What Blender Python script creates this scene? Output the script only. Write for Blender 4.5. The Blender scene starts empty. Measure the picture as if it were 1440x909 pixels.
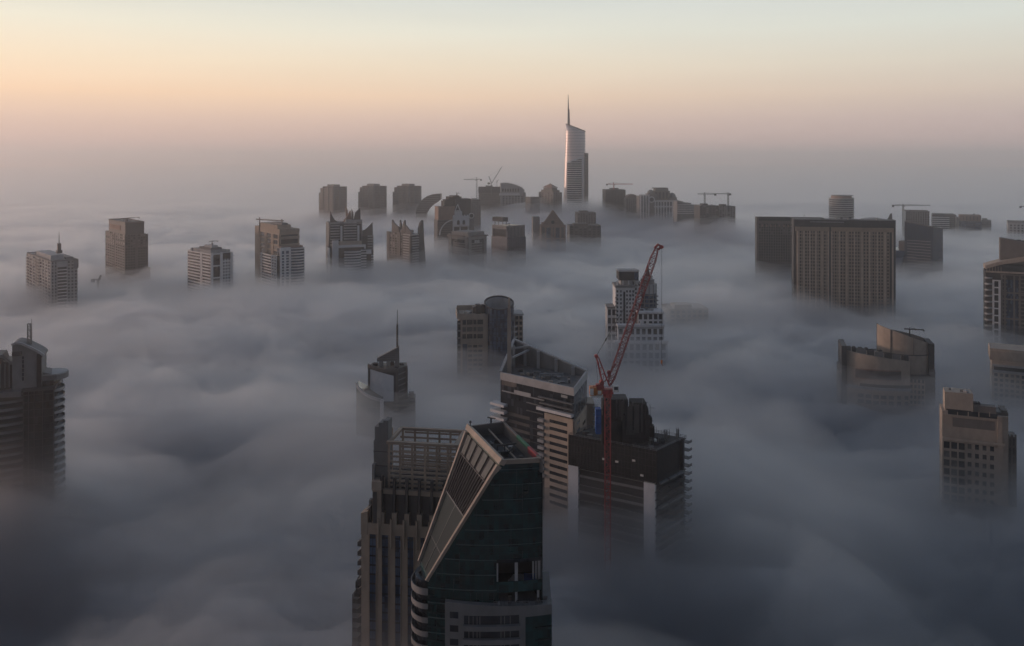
import bpy, bmesh, math, random
from mathutils import Vector, Matrix, noise

random.seed(7)
R = math.radians
scene = bpy.context.scene
col = scene.collection

# ------------------------------------------------------------------ camera
CAM_Z = 300.0
FPX = 1175.0            # focal length in photo pixels (photo is 1440 wide)
HORIZON = 225.0         # photo row of the horizon
cam_data = bpy.data.cameras.new('camera')
cam = bpy.data.objects.new('camera', cam_data)
col.objects.link(cam)
cam.location = (0, 0, CAM_Z)
cam.rotation_euler = (R(90), 0, 0)
cam_data.sensor_width = 36.0
cam_data.lens = 36.0 * FPX / 1440.0
cam_data.shift_y = -(454.5 - HORIZON) / 1440.0
cam_data.clip_start = 1.0
cam_data.clip_end = 80000.0
scene.camera = cam

# ------------------------------------------------------------------ sky and sun
SUN_ELEV, SUN_AZ = R(4.5), R(-78.0)      # azimuth measured from +Y, negative = left
sun_dir = Vector((math.sin(SUN_AZ) * math.cos(SUN_ELEV), math.cos(SUN_AZ) * math.cos(SUN_ELEV), math.sin(SUN_ELEV)))
world = bpy.data.worlds.new('World')
scene.world = world
world.use_nodes = True
wt = world.node_tree
wt.nodes.clear()
def wn(t, **kw):
    n = wt.nodes.new(t)
    for k, v in kw.items(): setattr(n, k, v)
    return n
def lin(c):
    return tuple((v / 255 / 12.92 if v / 255 <= 0.04045 else ((v / 255 + 0.055) / 1.055) ** 2.4) for v in c)
w_out = wn('ShaderNodeOutputWorld'); w_bg = wn('ShaderNodeBackground')
wt.links.new(w_bg.outputs[0], w_out.inputs['Surface'])
w_tc = wn('ShaderNodeTexCoord'); w_sep = wn('ShaderNodeSeparateXYZ')
wt.links.new(w_tc.outputs['Generated'], w_sep.inputs[0])
def ramp(stops):
    n = wn('ShaderNodeValToRGB')
    e = n.color_ramp.elements
    while len(e) < len(stops): e.new(0.5)
    for el, (p, c) in zip(e, stops):
        el.position = p; el.color = (*lin(c), 1)
    return n
def math_(op, a, b=None, clamp=False):
    n = wn('ShaderNodeMath', operation=op, use_clamp=clamp)
    for i, v in enumerate((a, b)):
        if v is None: continue
        if isinstance(v, (int, float)): n.inputs[i].default_value = v
        else: wt.links.new(v, n.inputs[i])
    return n.outputs[0]
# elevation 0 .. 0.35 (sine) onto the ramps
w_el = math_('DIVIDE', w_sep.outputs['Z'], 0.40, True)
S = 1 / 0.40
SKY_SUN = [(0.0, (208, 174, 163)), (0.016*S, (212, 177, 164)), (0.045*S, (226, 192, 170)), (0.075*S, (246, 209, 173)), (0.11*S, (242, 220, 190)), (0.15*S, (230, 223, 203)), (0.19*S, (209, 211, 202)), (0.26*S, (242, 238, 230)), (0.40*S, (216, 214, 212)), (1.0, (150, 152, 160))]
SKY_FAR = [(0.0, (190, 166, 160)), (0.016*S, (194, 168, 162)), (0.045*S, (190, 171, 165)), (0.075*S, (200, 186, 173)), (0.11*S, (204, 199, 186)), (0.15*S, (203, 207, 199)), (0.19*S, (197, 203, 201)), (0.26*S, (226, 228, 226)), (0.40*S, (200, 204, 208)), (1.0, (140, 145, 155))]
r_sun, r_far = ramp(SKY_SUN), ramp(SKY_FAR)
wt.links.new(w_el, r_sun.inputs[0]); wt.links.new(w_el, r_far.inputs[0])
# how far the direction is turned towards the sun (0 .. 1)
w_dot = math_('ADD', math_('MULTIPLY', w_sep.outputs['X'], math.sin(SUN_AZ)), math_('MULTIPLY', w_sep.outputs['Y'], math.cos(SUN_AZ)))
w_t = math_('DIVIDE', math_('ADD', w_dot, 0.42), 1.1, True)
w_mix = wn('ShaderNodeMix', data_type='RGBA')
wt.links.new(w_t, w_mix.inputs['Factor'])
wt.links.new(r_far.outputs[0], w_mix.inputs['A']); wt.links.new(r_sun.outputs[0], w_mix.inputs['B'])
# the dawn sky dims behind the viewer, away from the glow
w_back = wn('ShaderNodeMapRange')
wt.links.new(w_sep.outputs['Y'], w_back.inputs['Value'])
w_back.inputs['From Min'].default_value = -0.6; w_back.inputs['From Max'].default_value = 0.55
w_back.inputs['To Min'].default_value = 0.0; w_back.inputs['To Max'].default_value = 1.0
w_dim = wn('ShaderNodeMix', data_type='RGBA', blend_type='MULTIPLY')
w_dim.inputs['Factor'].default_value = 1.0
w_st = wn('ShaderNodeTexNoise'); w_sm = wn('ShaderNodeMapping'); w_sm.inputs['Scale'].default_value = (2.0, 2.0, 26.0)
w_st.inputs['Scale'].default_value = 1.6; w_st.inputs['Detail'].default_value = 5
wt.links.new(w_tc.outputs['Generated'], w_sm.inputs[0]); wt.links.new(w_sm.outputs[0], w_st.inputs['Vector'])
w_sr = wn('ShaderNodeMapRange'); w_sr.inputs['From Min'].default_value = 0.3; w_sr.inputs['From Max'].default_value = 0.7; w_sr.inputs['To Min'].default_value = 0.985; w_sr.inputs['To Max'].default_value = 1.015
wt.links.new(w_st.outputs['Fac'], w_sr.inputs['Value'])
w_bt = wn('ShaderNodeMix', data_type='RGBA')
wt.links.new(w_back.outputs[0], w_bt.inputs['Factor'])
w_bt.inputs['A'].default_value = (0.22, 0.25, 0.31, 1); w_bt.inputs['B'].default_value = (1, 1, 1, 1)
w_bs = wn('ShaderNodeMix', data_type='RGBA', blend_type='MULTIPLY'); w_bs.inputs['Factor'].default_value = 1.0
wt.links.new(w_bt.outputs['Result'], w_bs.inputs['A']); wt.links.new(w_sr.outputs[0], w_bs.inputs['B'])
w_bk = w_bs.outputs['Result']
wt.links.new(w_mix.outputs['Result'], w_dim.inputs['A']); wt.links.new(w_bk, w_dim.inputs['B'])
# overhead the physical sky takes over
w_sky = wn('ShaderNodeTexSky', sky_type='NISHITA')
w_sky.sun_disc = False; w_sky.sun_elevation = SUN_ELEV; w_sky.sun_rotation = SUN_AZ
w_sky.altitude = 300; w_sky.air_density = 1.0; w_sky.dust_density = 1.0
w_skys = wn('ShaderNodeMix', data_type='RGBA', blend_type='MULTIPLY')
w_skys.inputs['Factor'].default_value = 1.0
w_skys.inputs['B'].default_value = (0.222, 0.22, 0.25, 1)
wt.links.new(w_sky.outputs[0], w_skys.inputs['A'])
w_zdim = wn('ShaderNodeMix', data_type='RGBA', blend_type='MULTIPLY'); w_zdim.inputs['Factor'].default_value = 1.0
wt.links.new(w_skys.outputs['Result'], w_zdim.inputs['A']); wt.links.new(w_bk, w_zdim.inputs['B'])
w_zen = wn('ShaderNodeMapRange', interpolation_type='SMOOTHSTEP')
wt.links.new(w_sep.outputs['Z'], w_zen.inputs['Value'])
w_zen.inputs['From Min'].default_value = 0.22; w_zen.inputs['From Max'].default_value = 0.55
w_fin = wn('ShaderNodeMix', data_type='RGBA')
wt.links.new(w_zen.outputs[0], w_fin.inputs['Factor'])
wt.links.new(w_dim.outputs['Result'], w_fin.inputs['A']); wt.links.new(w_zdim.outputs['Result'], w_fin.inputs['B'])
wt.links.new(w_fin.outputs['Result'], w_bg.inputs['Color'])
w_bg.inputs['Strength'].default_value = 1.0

sun_data = bpy.data.lights.new('sun', 'SUN')
sun_data.energy = 1.35
sun_data.angle = R(0.6)
sun_data.color = (1.0, 0.66, 0.52)
sun = bpy.data.objects.new('sun', sun_data)
col.objects.link(sun)
sun.rotation_euler = (-sun_dir).to_track_quat('-Z', 'Y').to_euler()

vs = scene.view_settings
vs.view_transform = 'Standard'; vs.look = 'None'; vs.exposure = 0.27; vs.gamma = 1.0
scene.cycles.volume_bounces = 3
scene.cycles.use_adaptive_sampling = True
scene.cycles.adaptive_threshold = 0.02
scene.cycles.max_bounces = 6
scene.cycles.diffuse_bounces = 2
scene.cycles.glossy_bounces = 2
scene.cycles.transmission_bounces = 0
scene.cycles.caustics_reflective = False
scene.cycles.caustics_refractive = False
scene.cycles.use_denoising = True

# ------------------------------------------------------------------ fog and haze
def volume_material(name, density, colour, aniso):
    m = bpy.data.materials.new(name); m.use_nodes = True
    nt = m.node_tree; nt.nodes.clear()
    o = nt.nodes.new('ShaderNodeOutputMaterial'); v = nt.nodes.new('ShaderNodeVolumePrincipled')
    v.inputs['Density'].default_value = density
    v.inputs['Color'].default_value = (*colour, 1)
    v.inputs['Anisotropy'].default_value = aniso
    nt.links.new(v.outputs[0], o.inputs['Volume'])
    return m

def spaced(a, b, first, grow, mid=0.0):
    """coordinates from mid outwards to a and b, the step growing with distance"""
    out = [mid]; s = first; x = mid
    while x < b:
        x += s; out.append(min(x, b)); s = max(first, (x - mid) * grow)
    neg = []; s = first; x = mid
    while x > a:
        x -= s; neg.append(max(x, a)); s = max(first, (mid - x) * grow)
    return neg[::-1] + out

def fbm(x, y, z, scale, octs=5, gain=0.5, lac=2.1):
    v = 0; a = 1; f = 1 / scale; t = 0
    for _ in range(octs):
        v += a * noise.noise((x * f, y * f, z)); t += a
        a *= gain; f *= lac; z += 17.3
    return v / t

def gauss(x, y, cx, cy, sx, sy):
    return math.exp(-((x - cx) / sx) ** 2 - ((y - cy) / sy) ** 2)
def px_at(px, y): return (px - 720) / FPX * y

# where each tower sinks into the bank: photo column, distance, row of the fade
FADES = [(74,893,425),(178,1082,388),(296,976,408),(393,1020,398),(469,2000,304),(525,2000,304),(575,2000,304),(602,1900,302),(490,1116,382),(570,1167,375),
 (640,1350,345),(658,1190,372),(715,1249,364),(705,2000,297),(774,1900,294),(777,1400,345),(810,2000,287),(865,1900,296),(925,1800,303),(1005,1600,320),(1100,1075,388),
 (1185,872,432),(1190,1800,318),(1300,1116,382),(1290,1520,338),(1330,1850,332),(1375,1800,332),(1440,1700,336),(1415,745,480),(1430,600,532),(1250,590,548),(1375,425,660),(897,700,496),(690,650,512),
 (545,510,585),(770,405,715),(880,385,700),(30,395,640),(560,260,900),(700,216,960),(970,830,428)]
PINS = [(px_at(p, d), d, CAM_Z - (r - HORIZON) / FPX * d, 26 + 0.075 * d) for p, d, r in FADES]
_hr = random.Random(12)
HEAPS = []
for a_, b_, z_, r_ in PINS:
    for k_ in range(3):
        t_ = _hr.uniform(0, 6.283); e_ = 18 + 0.018 * b_
        HEAPS.append((a_ + 1.5 * e_ * math.cos(t_), b_ + 1.2 * e_ * math.sin(t_) - 8, e_ * _hr.uniform(.6, 1.0), _hr.uniform(-12, 17 if b_ > 450 else 5)))
# hollows and swells in the near bank: x, y, radius, height
SWELLS = [(-95, 288, 26, 16), (-150, 330, 28, 10), (-190, 300, 55, -30), (-165, 440, 42, -26), (-140, 505, 50, 18), (-330, 720, 120, 12), (190, 470, 60, -20), (105, 425, 45, 14),
          (190, 300, 70, -26), (-190, 920, 150, 14), (60, 300, 40, -22), (-60, 620, 60, 10), (300, 640, 70, 10), (-20, 820, 90, 12), (120, 330, 34, 12), (52, 366, 26, 8), (-60, 430, 26, 10)]
def fog_base(x, y):
    """height of the bank and how freely it may roll there"""
    h = 146.0 - 16 * max(0, 1 - y / 520) + 8 * min(1, max(0, (y - 900) / 900))
    if y > 6000: return h, 1.0
    h += 26 / (1 + max(0, y - 1500) / 900) * fbm(x * 0.55, y, 3.1, 420, 3)
    if y < 1300:
        for a, b, r, k in SWELLS:
            q = ((x - a) ** 2 + (y - b) ** 2) / (r * r)
            if q < 9: h += k * math.exp(-q)
    sw = 0.0; sh = 0.0; mx = 0.0
    for a, b, z, r in PINS:
        q = ((x - a) ** 2 + ((y - b) * 0.8) ** 2) / (r * r)
        if q < 8:
            w = math.exp(-q); sw += w; sh += w * z; mx = max(mx, w)
    if sw > 0: h += (sh / sw - h) * mx
    if y < 2200:                                         # the bank heaps up and tears unevenly round the towers
        for a, b, r, k in HEAPS:
            q = ((x - a) ** 2 + (y - b) ** 2) / (r * r)
            if q < 6: h += k * math.exp(-q)
    return h, 1 - (0.4 if y > 700 else 0.75) * mx

def layer(name, dz, amp, scale, seed, density, colour, aniso, bottom, billow=1.8):
    xs = spaced(-9000, 9000, 5.5, 0.016); ys = spaced(-500, 22000, 5.5, 0.016, 200)
    nx, ny = len(xs), len(ys)
    verts = []
    for y in ys:
        for x in xs:
            hb, free = fog_base(x, y); h = hb
            d = math.hypot(x, y)
            h += dz
            if d < 6000:
                k = scale * 0.35
                free /= 1 + (max(0, d - 1300) / 900) ** 1.6
                wx = x + k * noise.noise((x / scale, y / scale, seed + 60)); wy = y + k * noise.noise((x / scale, y / scale, seed + 80))
                n_ = fbm(wx * 0.5, wy, seed, scale, 5, 0.5)
                h += (free if dz > -25 else 1.0 / (1 + max(0, d - 1300) / 600)) * amp * (1.3 * n_ + billow * (abs(fbm(wx * 0.5, wy, seed + 40, scale * 0.7, 5, 0.5)) - 0.15))
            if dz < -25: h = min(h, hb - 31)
            verts.append((x, y, h))
    faces = [(j*nx+i, j*nx+i+1, (j+1)*nx+i+1, (j+1)*nx+i) for j in range(ny-1) for i in range(nx-1)]
    ring = [i for i in range(nx)] + [j*nx+nx-1 for j in range(1, ny)] + [(ny-1)*nx+i for i in range(nx-2, -1, -1)] + [j*nx for j in range(ny-2, 0, -1)]
    if bottom is not None:
        b0 = len(verts)
        verts += [(verts[k][0], verts[k][1], bottom) for k in ring]
        n = len(ring)
        faces += [(ring[k], b0+k, b0+(k+1) % n, ring[(k+1) % n]) for k in range(n)]
        faces.append(tuple(b0 + k for k in range(n))[::-1])
    me = bpy.data.meshes.new(name); me.from_pydata(verts, [], faces); me.update()
    for p in me.polygons: p.use_smooth = True
    o = bpy.data.objects.new(name, me); col.objects.link(o)
    o['kind'] = 'stuff'
    return o

# ------------------------------------------------------------------ materials
def material(name, colour, rough=0.85, var=0.16, scale=0.25, streak=0.5, metal=0.0, spec=0.4, panel=None):
    m = bpy.data.materials.new(name); m.use_nodes = True
    nt = m.node_tree; b = nt.nodes['Principled BSDF']
    b.inputs['Roughness'].default_value = rough; b.inputs['Metallic'].default_value = metal
    b.inputs['Specular IOR Level'].default_value = spec
    tc = nt.nodes.new('ShaderNodeTexCoord')
    mp = nt.nodes.new('ShaderNodeMapping'); mp.inputs['Scale'].default_value = (1, 1, 1 - 0.85 * streak)
    nt.links.new(tc.outputs['Object'], mp.inputs[0])
    n1 = nt.nodes.new('ShaderNodeTexNoise'); n1.inputs['Scale'].default_value = scale; n1.inputs['Detail'].default_value = 6
    n1.inputs['Roughness'].default_value = 0.65
    nt.links.new(mp.outputs[0], n1.inputs['Vector'])
    mr = nt.nodes.new('ShaderNodeMapRange')
    mr.inputs['From Min'].default_value = 0.3; mr.inputs['From Max'].default_value = 0.7
    mr.inputs['To Min'].default_value = 1 - var; mr.inputs['To Max'].default_value = 1 + var
    nt.links.new(n1.outputs['Fac'], mr.inputs['Value'])
    oi = nt.nodes.new('ShaderNodeObjectInfo')
    orr = nt.nodes.new('ShaderNodeMapRange'); orr.inputs['To Min'].default_value = 1 - var * 0.7; orr.inputs['To Max'].default_value = 1 + var * 0.7
    nt.links.new(oi.outputs['Random'], orr.inputs['Value'])
    mu = nt.nodes.new('ShaderNodeMath'); mu.operation = 'MULTIPLY'
    nt.links.new(mr.outputs[0], mu.inputs[0]); nt.links.new(orr.outputs[0], mu.inputs[1])
    if panel:                                   # glass panes differ a little in tint and flatness
        sn = nt.nodes.new('ShaderNodeVectorMath'); sn.operation = 'SNAP'; sn.inputs[1].default_value = panel
        ofs = nt.nodes.new('ShaderNodeVectorMath'); ofs.operation = 'ADD'; ofs.inputs[1].default_value = (0.37, 0.41, 0.13)
        nt.links.new(tc.outputs['Object'], ofs.inputs[0]); nt.links.new(ofs.outputs[0], sn.inputs[0])
        wnz = nt.nodes.new('ShaderNodeTexWhiteNoise'); nt.links.new(sn.outputs[0], wnz.inputs['Vector'])
        pr = nt.nodes.new('ShaderNodeMapRange'); pr.inputs['To Min'].default_value = 0.6; pr.inputs['To Max'].default_value = 1.5
        nt.links.new(wnz.outputs['Value'], pr.inputs['Value'])
        mu2 = nt.nodes.new('ShaderNodeMath'); mu2.operation = 'MULTIPLY'; nt.links.new(mu.outputs[0], mu2.inputs[0]); nt.links.new(pr.outputs[0], mu2.inputs[1]); mu = mu2
        rr_ = nt.nodes.new('ShaderNodeMapRange'); rr_.inputs['To Min'].default_value = rough * 0.5; rr_.inputs['To Max'].default_value = rough * 1.9
        nt.links.new(wnz.outputs['Value'], rr_.inputs['Value']); nt.links.new(rr_.outputs[0], b.inputs['Roughness'])
    mx = nt.nodes.new('ShaderNodeMix'); mx.data_type = 'RGBA'; mx.blend_type = 'MULTIPLY'; mx.inputs['Factor'].default_value = 1
    mx.inputs['A'].default_value = (*colour, 1)
    nt.links.new(mu.outputs[0], mx.inputs['B'])
    nt.links.new(mx.outputs['Result'], b.inputs['Base Color'])
    return m

M = {
 'beige':  material('beige_render', (0.34, 0.27, 0.21)),
 'hotel':  material('hotel_stone', (0.44, 0.33, 0.24)),
 'sand':   material('sand_stone', (0.39, 0.315, 0.25)),
 'brown':  material('brown_stone', (0.15, 0.132, 0.12)),
 'umber':  material('umber_cladding', (0.066, 0.063, 0.062), 0.6),
 'terra':  material('terracotta_stone', (0.27, 0.18, 0.14)),
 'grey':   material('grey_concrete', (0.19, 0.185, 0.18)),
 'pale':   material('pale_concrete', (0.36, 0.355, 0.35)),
 'white':  material('white_render', (0.64, 0.63, 0.62), 0.75, 0.1),
 'dark':   material('dark_concrete', (0.055, 0.053, 0.052), 0.9, 0.3),
 'black':  material('black_netting', (0.022, 0.022, 0.024), 0.9, 0.35, 0.6),
 'roof':   material('roof_gravel', (0.15, 0.14, 0.13), 0.95, 0.3, 0.5, 0.0),
 'glass':  material('dark_glass', (0.012, 0.016, 0.022), 0.16, 0.35, 0.15, 0.0, 0.0, 0.3, (1.6, 1.6, 3.5)),
 'blue':   material('blue_glass', (0.022, 0.05, 0.095), 0.2, 0.25, 0.12, 0.3, 0.0, 0.5, (1.6, 1.6, 3.6)),
 'teal':   material('teal_glass', (0.005, 0.036, 0.036), 0.14, 0.3, 0.3, 0.3, 0.0, 0.5, (1.25, 50.0, 1.93)),
 'slate':  material('slate_glass', (0.014, 0.026, 0.029), 0.35, 0.2, 0.3, 0.5, 0.0, 0.12),
 'pane':   material('window_glass', (0.02, 0.024, 0.03), 0.12, 0.4, 0.2, 0.0, 0.0, 0.5),
 'blind':  material('window_blind', (0.10, 0.095, 0.09), 0.4, 0.4, 0.2, 0.0, 0.0, 0.4),
 'steel':  material('grey_steel', (0.20, 0.20, 0.20), 0.5, 0.15, 0.4, 0.3, 0.3),
 'red':    material('red_paint', (0.33, 0.05, 0.048), 0.55, 0.45, 0.5, 0.3),
 'orange': material('orange_paint', (0.55, 0.20, 0.06), 0.6, 0.25, 0.8, 0.3),
 'scuff':  material('scuffed_white_paint', (0.68, 0.66, 0.62), 0.6, 0.25, 0.8, 0.3),
 'green':  material('green_paint', (0.03, 0.16, 0.09), 0.7, 0.2, 0.8),
 'flagred':material('flag_red_paint', (0.30, 0.045, 0.055), 0.7, 0.2, 0.8),
 'sheet':  material('blue_sheeting', (0.02, 0.09, 0.30), 0.7, 0.3, 0.6),
 'line':   material('pale_teal_metal', (0.06, 0.095, 0.095), 0.5),
 'navy':   material('navy_glass', (0.014, 0.03, 0.06), 0.25, 0.2, 0.12, 0.3, 0.0, 0.25),
 'stripe': material('grey_panel', (0.07, 0.072, 0.07), 0.5),
 'rib':    material('pale_hotel_stone', (0.56, 0.45, 0.35)),
 'pool':   material('pool_water', (0.02, 0.06, 0.20), 0.1, 0.2, 0.6, 0.0),
 'shell':  material('pale_metal_shell', (0.80, 0.71, 0.67), 0.36, 0.06, 0.05, 0.6, 0.2),
 'cable':  material('dark_cable', (0.05, 0.05, 0.05), 0.6),
}

# ------------------------------------------------------------------ mesh building
class MB:
    def __init__(s): s.v = []; s.f = []
    def add(s, vs, fs):
        k = len(s.v); s.v += [tuple(v) for v in vs]; s.f += [tuple(i + k for i in f) for f in fs]; return s
    def box(s, x0, x1, y0, y1, z0, z1):
        return s.add([(x0,y0,z0),(x1,y0,z0),(x1,y1,z0),(x0,y1,z0),(x0,y0,z1),(x1,y0,z1),(x1,y1,z1),(x0,y1,z1)],
                     [(0,3,2,1),(4,5,6,7),(0,1,5,4),(1,2,6,5),(2,3,7,6),(3,0,4,7)])
    def prism(s, poly, z0, z1):
        n = len(poly)
        lo = z0 if isinstance(z0, (list, tuple)) else [z0] * n
        hi = z1 if isinstance(z1, (list, tuple)) else [z1] * n
        return s.add([(p[0], p[1], lo[i]) for i, p in enumerate(poly)] + [(p[0], p[1], hi[i]) for i, p in enumerate(poly)],
                     [tuple(range(n))[::-1], tuple(range(n, 2*n))] + [(i, (i+1) % n, n + (i+1) % n, n + i) for i in range(n)])
    def bar(s, p, q, w, h=None):
        h = h or w
        p, q = Vector(p), Vector(q); d = (q - p).normalized()
        up = Vector((0, 0, 1)) if abs(d.z) < 0.95 else Vector((1, 0, 0))
        a = d.cross(up).normalized() * w / 2; b = a.cross(d).normalized() * h / 2
        return s.add([p-a-b, p+a-b, p+a+b, p-a+b, q-a-b, q+a-b, q+a+b, q-a+b],
                     [(0,1,2,3),(7,6,5,4),(0,4,5,1),(1,5,6,2),(2,6,7,3),(3,7,4,0)])
    def tube(s, p, q, r0, r1, n=10):
        p, q = Vector(p), Vector(q); d = (q - p).normalized()
        up = Vector((0, 0, 1)) if abs(d.z) < 0.95 else Vector((1, 0, 0))
        a = d.cross(up).normalized(); b = a.cross(d).normalized()
        vs = []
        for c, r in ((p, r0), (q, r1)):
            for i in range(n):
                t = 2 * math.pi * i / n; vs.append(c + a * (r * math.cos(t)) + b * (r * math.sin(t)))
        return s.add(vs, [tuple(range(n)), tuple(range(2*n-1, n-1, -1))] + [(i, n+i, n+(i+1) % n, (i+1) % n) for i in range(n)])
    def strip(s, pts, n0, n1, z0, z1, closed=False):
        """a band standing along a polyline (facade on its right-hand side), from offset n0 to n1 outwards"""
        n = len(pts); out = []
        for i, p in enumerate(pts):
            if closed: a, b = pts[i-1], pts[(i+1) % n]
            else: a, b = pts[max(0, i-1)], pts[min(n-1, i+1)]
            dx, dy = b[0]-a[0], b[1]-a[1]; l = math.hypot(dx, dy) or 1
            out.append((dy/l, -dx/l))
        z0s = z0 if isinstance(z0, (list, tuple)) else [z0]*n
        z1s = z1 if isinstance(z1, (list, tuple)) else [z1]*n
        vs = []
        for i, (p, m) in enumerate(zip(pts, out)):
            a = (p[0]+m[0]*n0, p[1]+m[1]*n0); b = (p[0]+m[0]*n1, p[1]+m[1]*n1)
            vs += [(*a, z0s[i]), (*b, z0s[i]), (*b, z1s[i]), (*a, z1s[i])]
        fs = []
        for i in range(n if closed else n-1):
            j = (i+1) % n
            for k in range(4): fs.append((4*i+k, 4*i+(k+1) % 4, 4*j+(k+1) % 4, 4*j+k))
        if not closed: fs += [(3,2,1,0), (4*n-4,4*n-3,4*n-2,4*n-1)]
        return s.add(vs, fs)
    def outline(s, pts, y0, y1):
        """an upright outline of (x, z) points given a thickness from y0 to y1"""
        n = len(pts)
        return s.add([(x, y0, z) for x, z in pts] + [(x, y1, z) for x, z in pts],
                     [tuple(range(n)), tuple(range(2*n-1, n-1, -1))] + [(i, n+i, n+(i+1) % n, (i+1) % n) for i in range(n)])
    def truss(s, p, q, w, step, r, up=None, taper=1.0, tri=False):
        """a lattice boom: chords, battens and diagonals"""
        p, q = Vector(p), Vector(q); d = q - p; L = d.length; d.normalize()
        u = Vector(up) if up else (Vector((0, 1, 0)) if abs(d.z) > 0.9 else Vector((0, 0, 1)))
        a = d.cross(u).normalized(); b = a.cross(d).normalized()
        if tri: offs = [-a*0.5 - b*0.45, a*0.5 - b*0.45, b*0.55]
        else: offs = [-a*0.5-b*0.5, a*0.5-b*0.5, a*0.5+b*0.5, -a*0.5+b*0.5]
        n = max(2, int(L / step)); k = len(offs)
        W = lambda t: w * (1 + (taper - 1) * t)
        P = lambda i, j: p + d * (L * i / n) + offs[j % k] * W(i / n)
        for j in range(k):
            s.bar(P(0, j), P(n, j), r * 1.5)
        for i in range(n + 1):
            for j in range(k): s.bar(P(i, j), P(i, j+1), r)
            if i < n:
                for j in range(k):
                    if i % 2: s.bar(P(i, j), P(i+1, j+1), r)
                    else: s.bar(P(i, j+1), P(i+1, j), r)
        return s
    def obj(s, name, m, parent=None, fix=True):
        me = bpy.data.meshes.new(name); me.from_pydata(s.v, [], s.f)
        if fix:
            bm = bmesh.new(); bm.from_mesh(me); bmesh.ops.recalc_face_normals(bm, faces=bm.faces); bm.to_mesh(me); bm.free()
        me.materials.append(M[m] if isinstance(m, str) else m)
        o = bpy.data.objects.new(name, me); col.objects.link(o)
        if parent is not None: o.parent = parent
        return o

def ring_pts(cx, cy, rx, ry, n=32, a0=0.0, a1=360.0):
    """points counter-clockwise on an ellipse"""
    full = abs(a1 - a0) >= 360
    m = n if full else n + 1
    return [(cx + rx * math.cos(R(a0 + (a1-a0) * i / n)), cy + ry * math.sin(R(a0 + (a1-a0) * i / n))) for i in range(m)]

# ------------------------------------------------------------------ things
def thing(name, label, cat, loc, yaw=0.0, group=None):
    o = bpy.data.objects.new(name, None); col.objects.link(o)
    o.empty_display_size = 5
    o.location = loc; o.rotation_euler = (0, 0, yaw)
    o['label'] = label; o['category'] = cat
    if group: o['group'] = group
    return o
def kids(o): return [c for c in col.objects if c.parent is o]
def copy_thing(o, loc, label):
    """a copy of a thing with copies of its parts and sub-parts"""
    allk = {}
    for c in col.objects:
        if c.parent is not None: allk.setdefault(c.parent.name, []).append(c)
    def rec(src, parent):
        c = src.copy(); col.objects.link(c)
        if parent is not None: c.parent = parent
        for k in allk.get(src.name, []): rec(k, c)
        return c
    r = rec(o, None); r.location = loc; r['label'] = label
    return r

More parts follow.
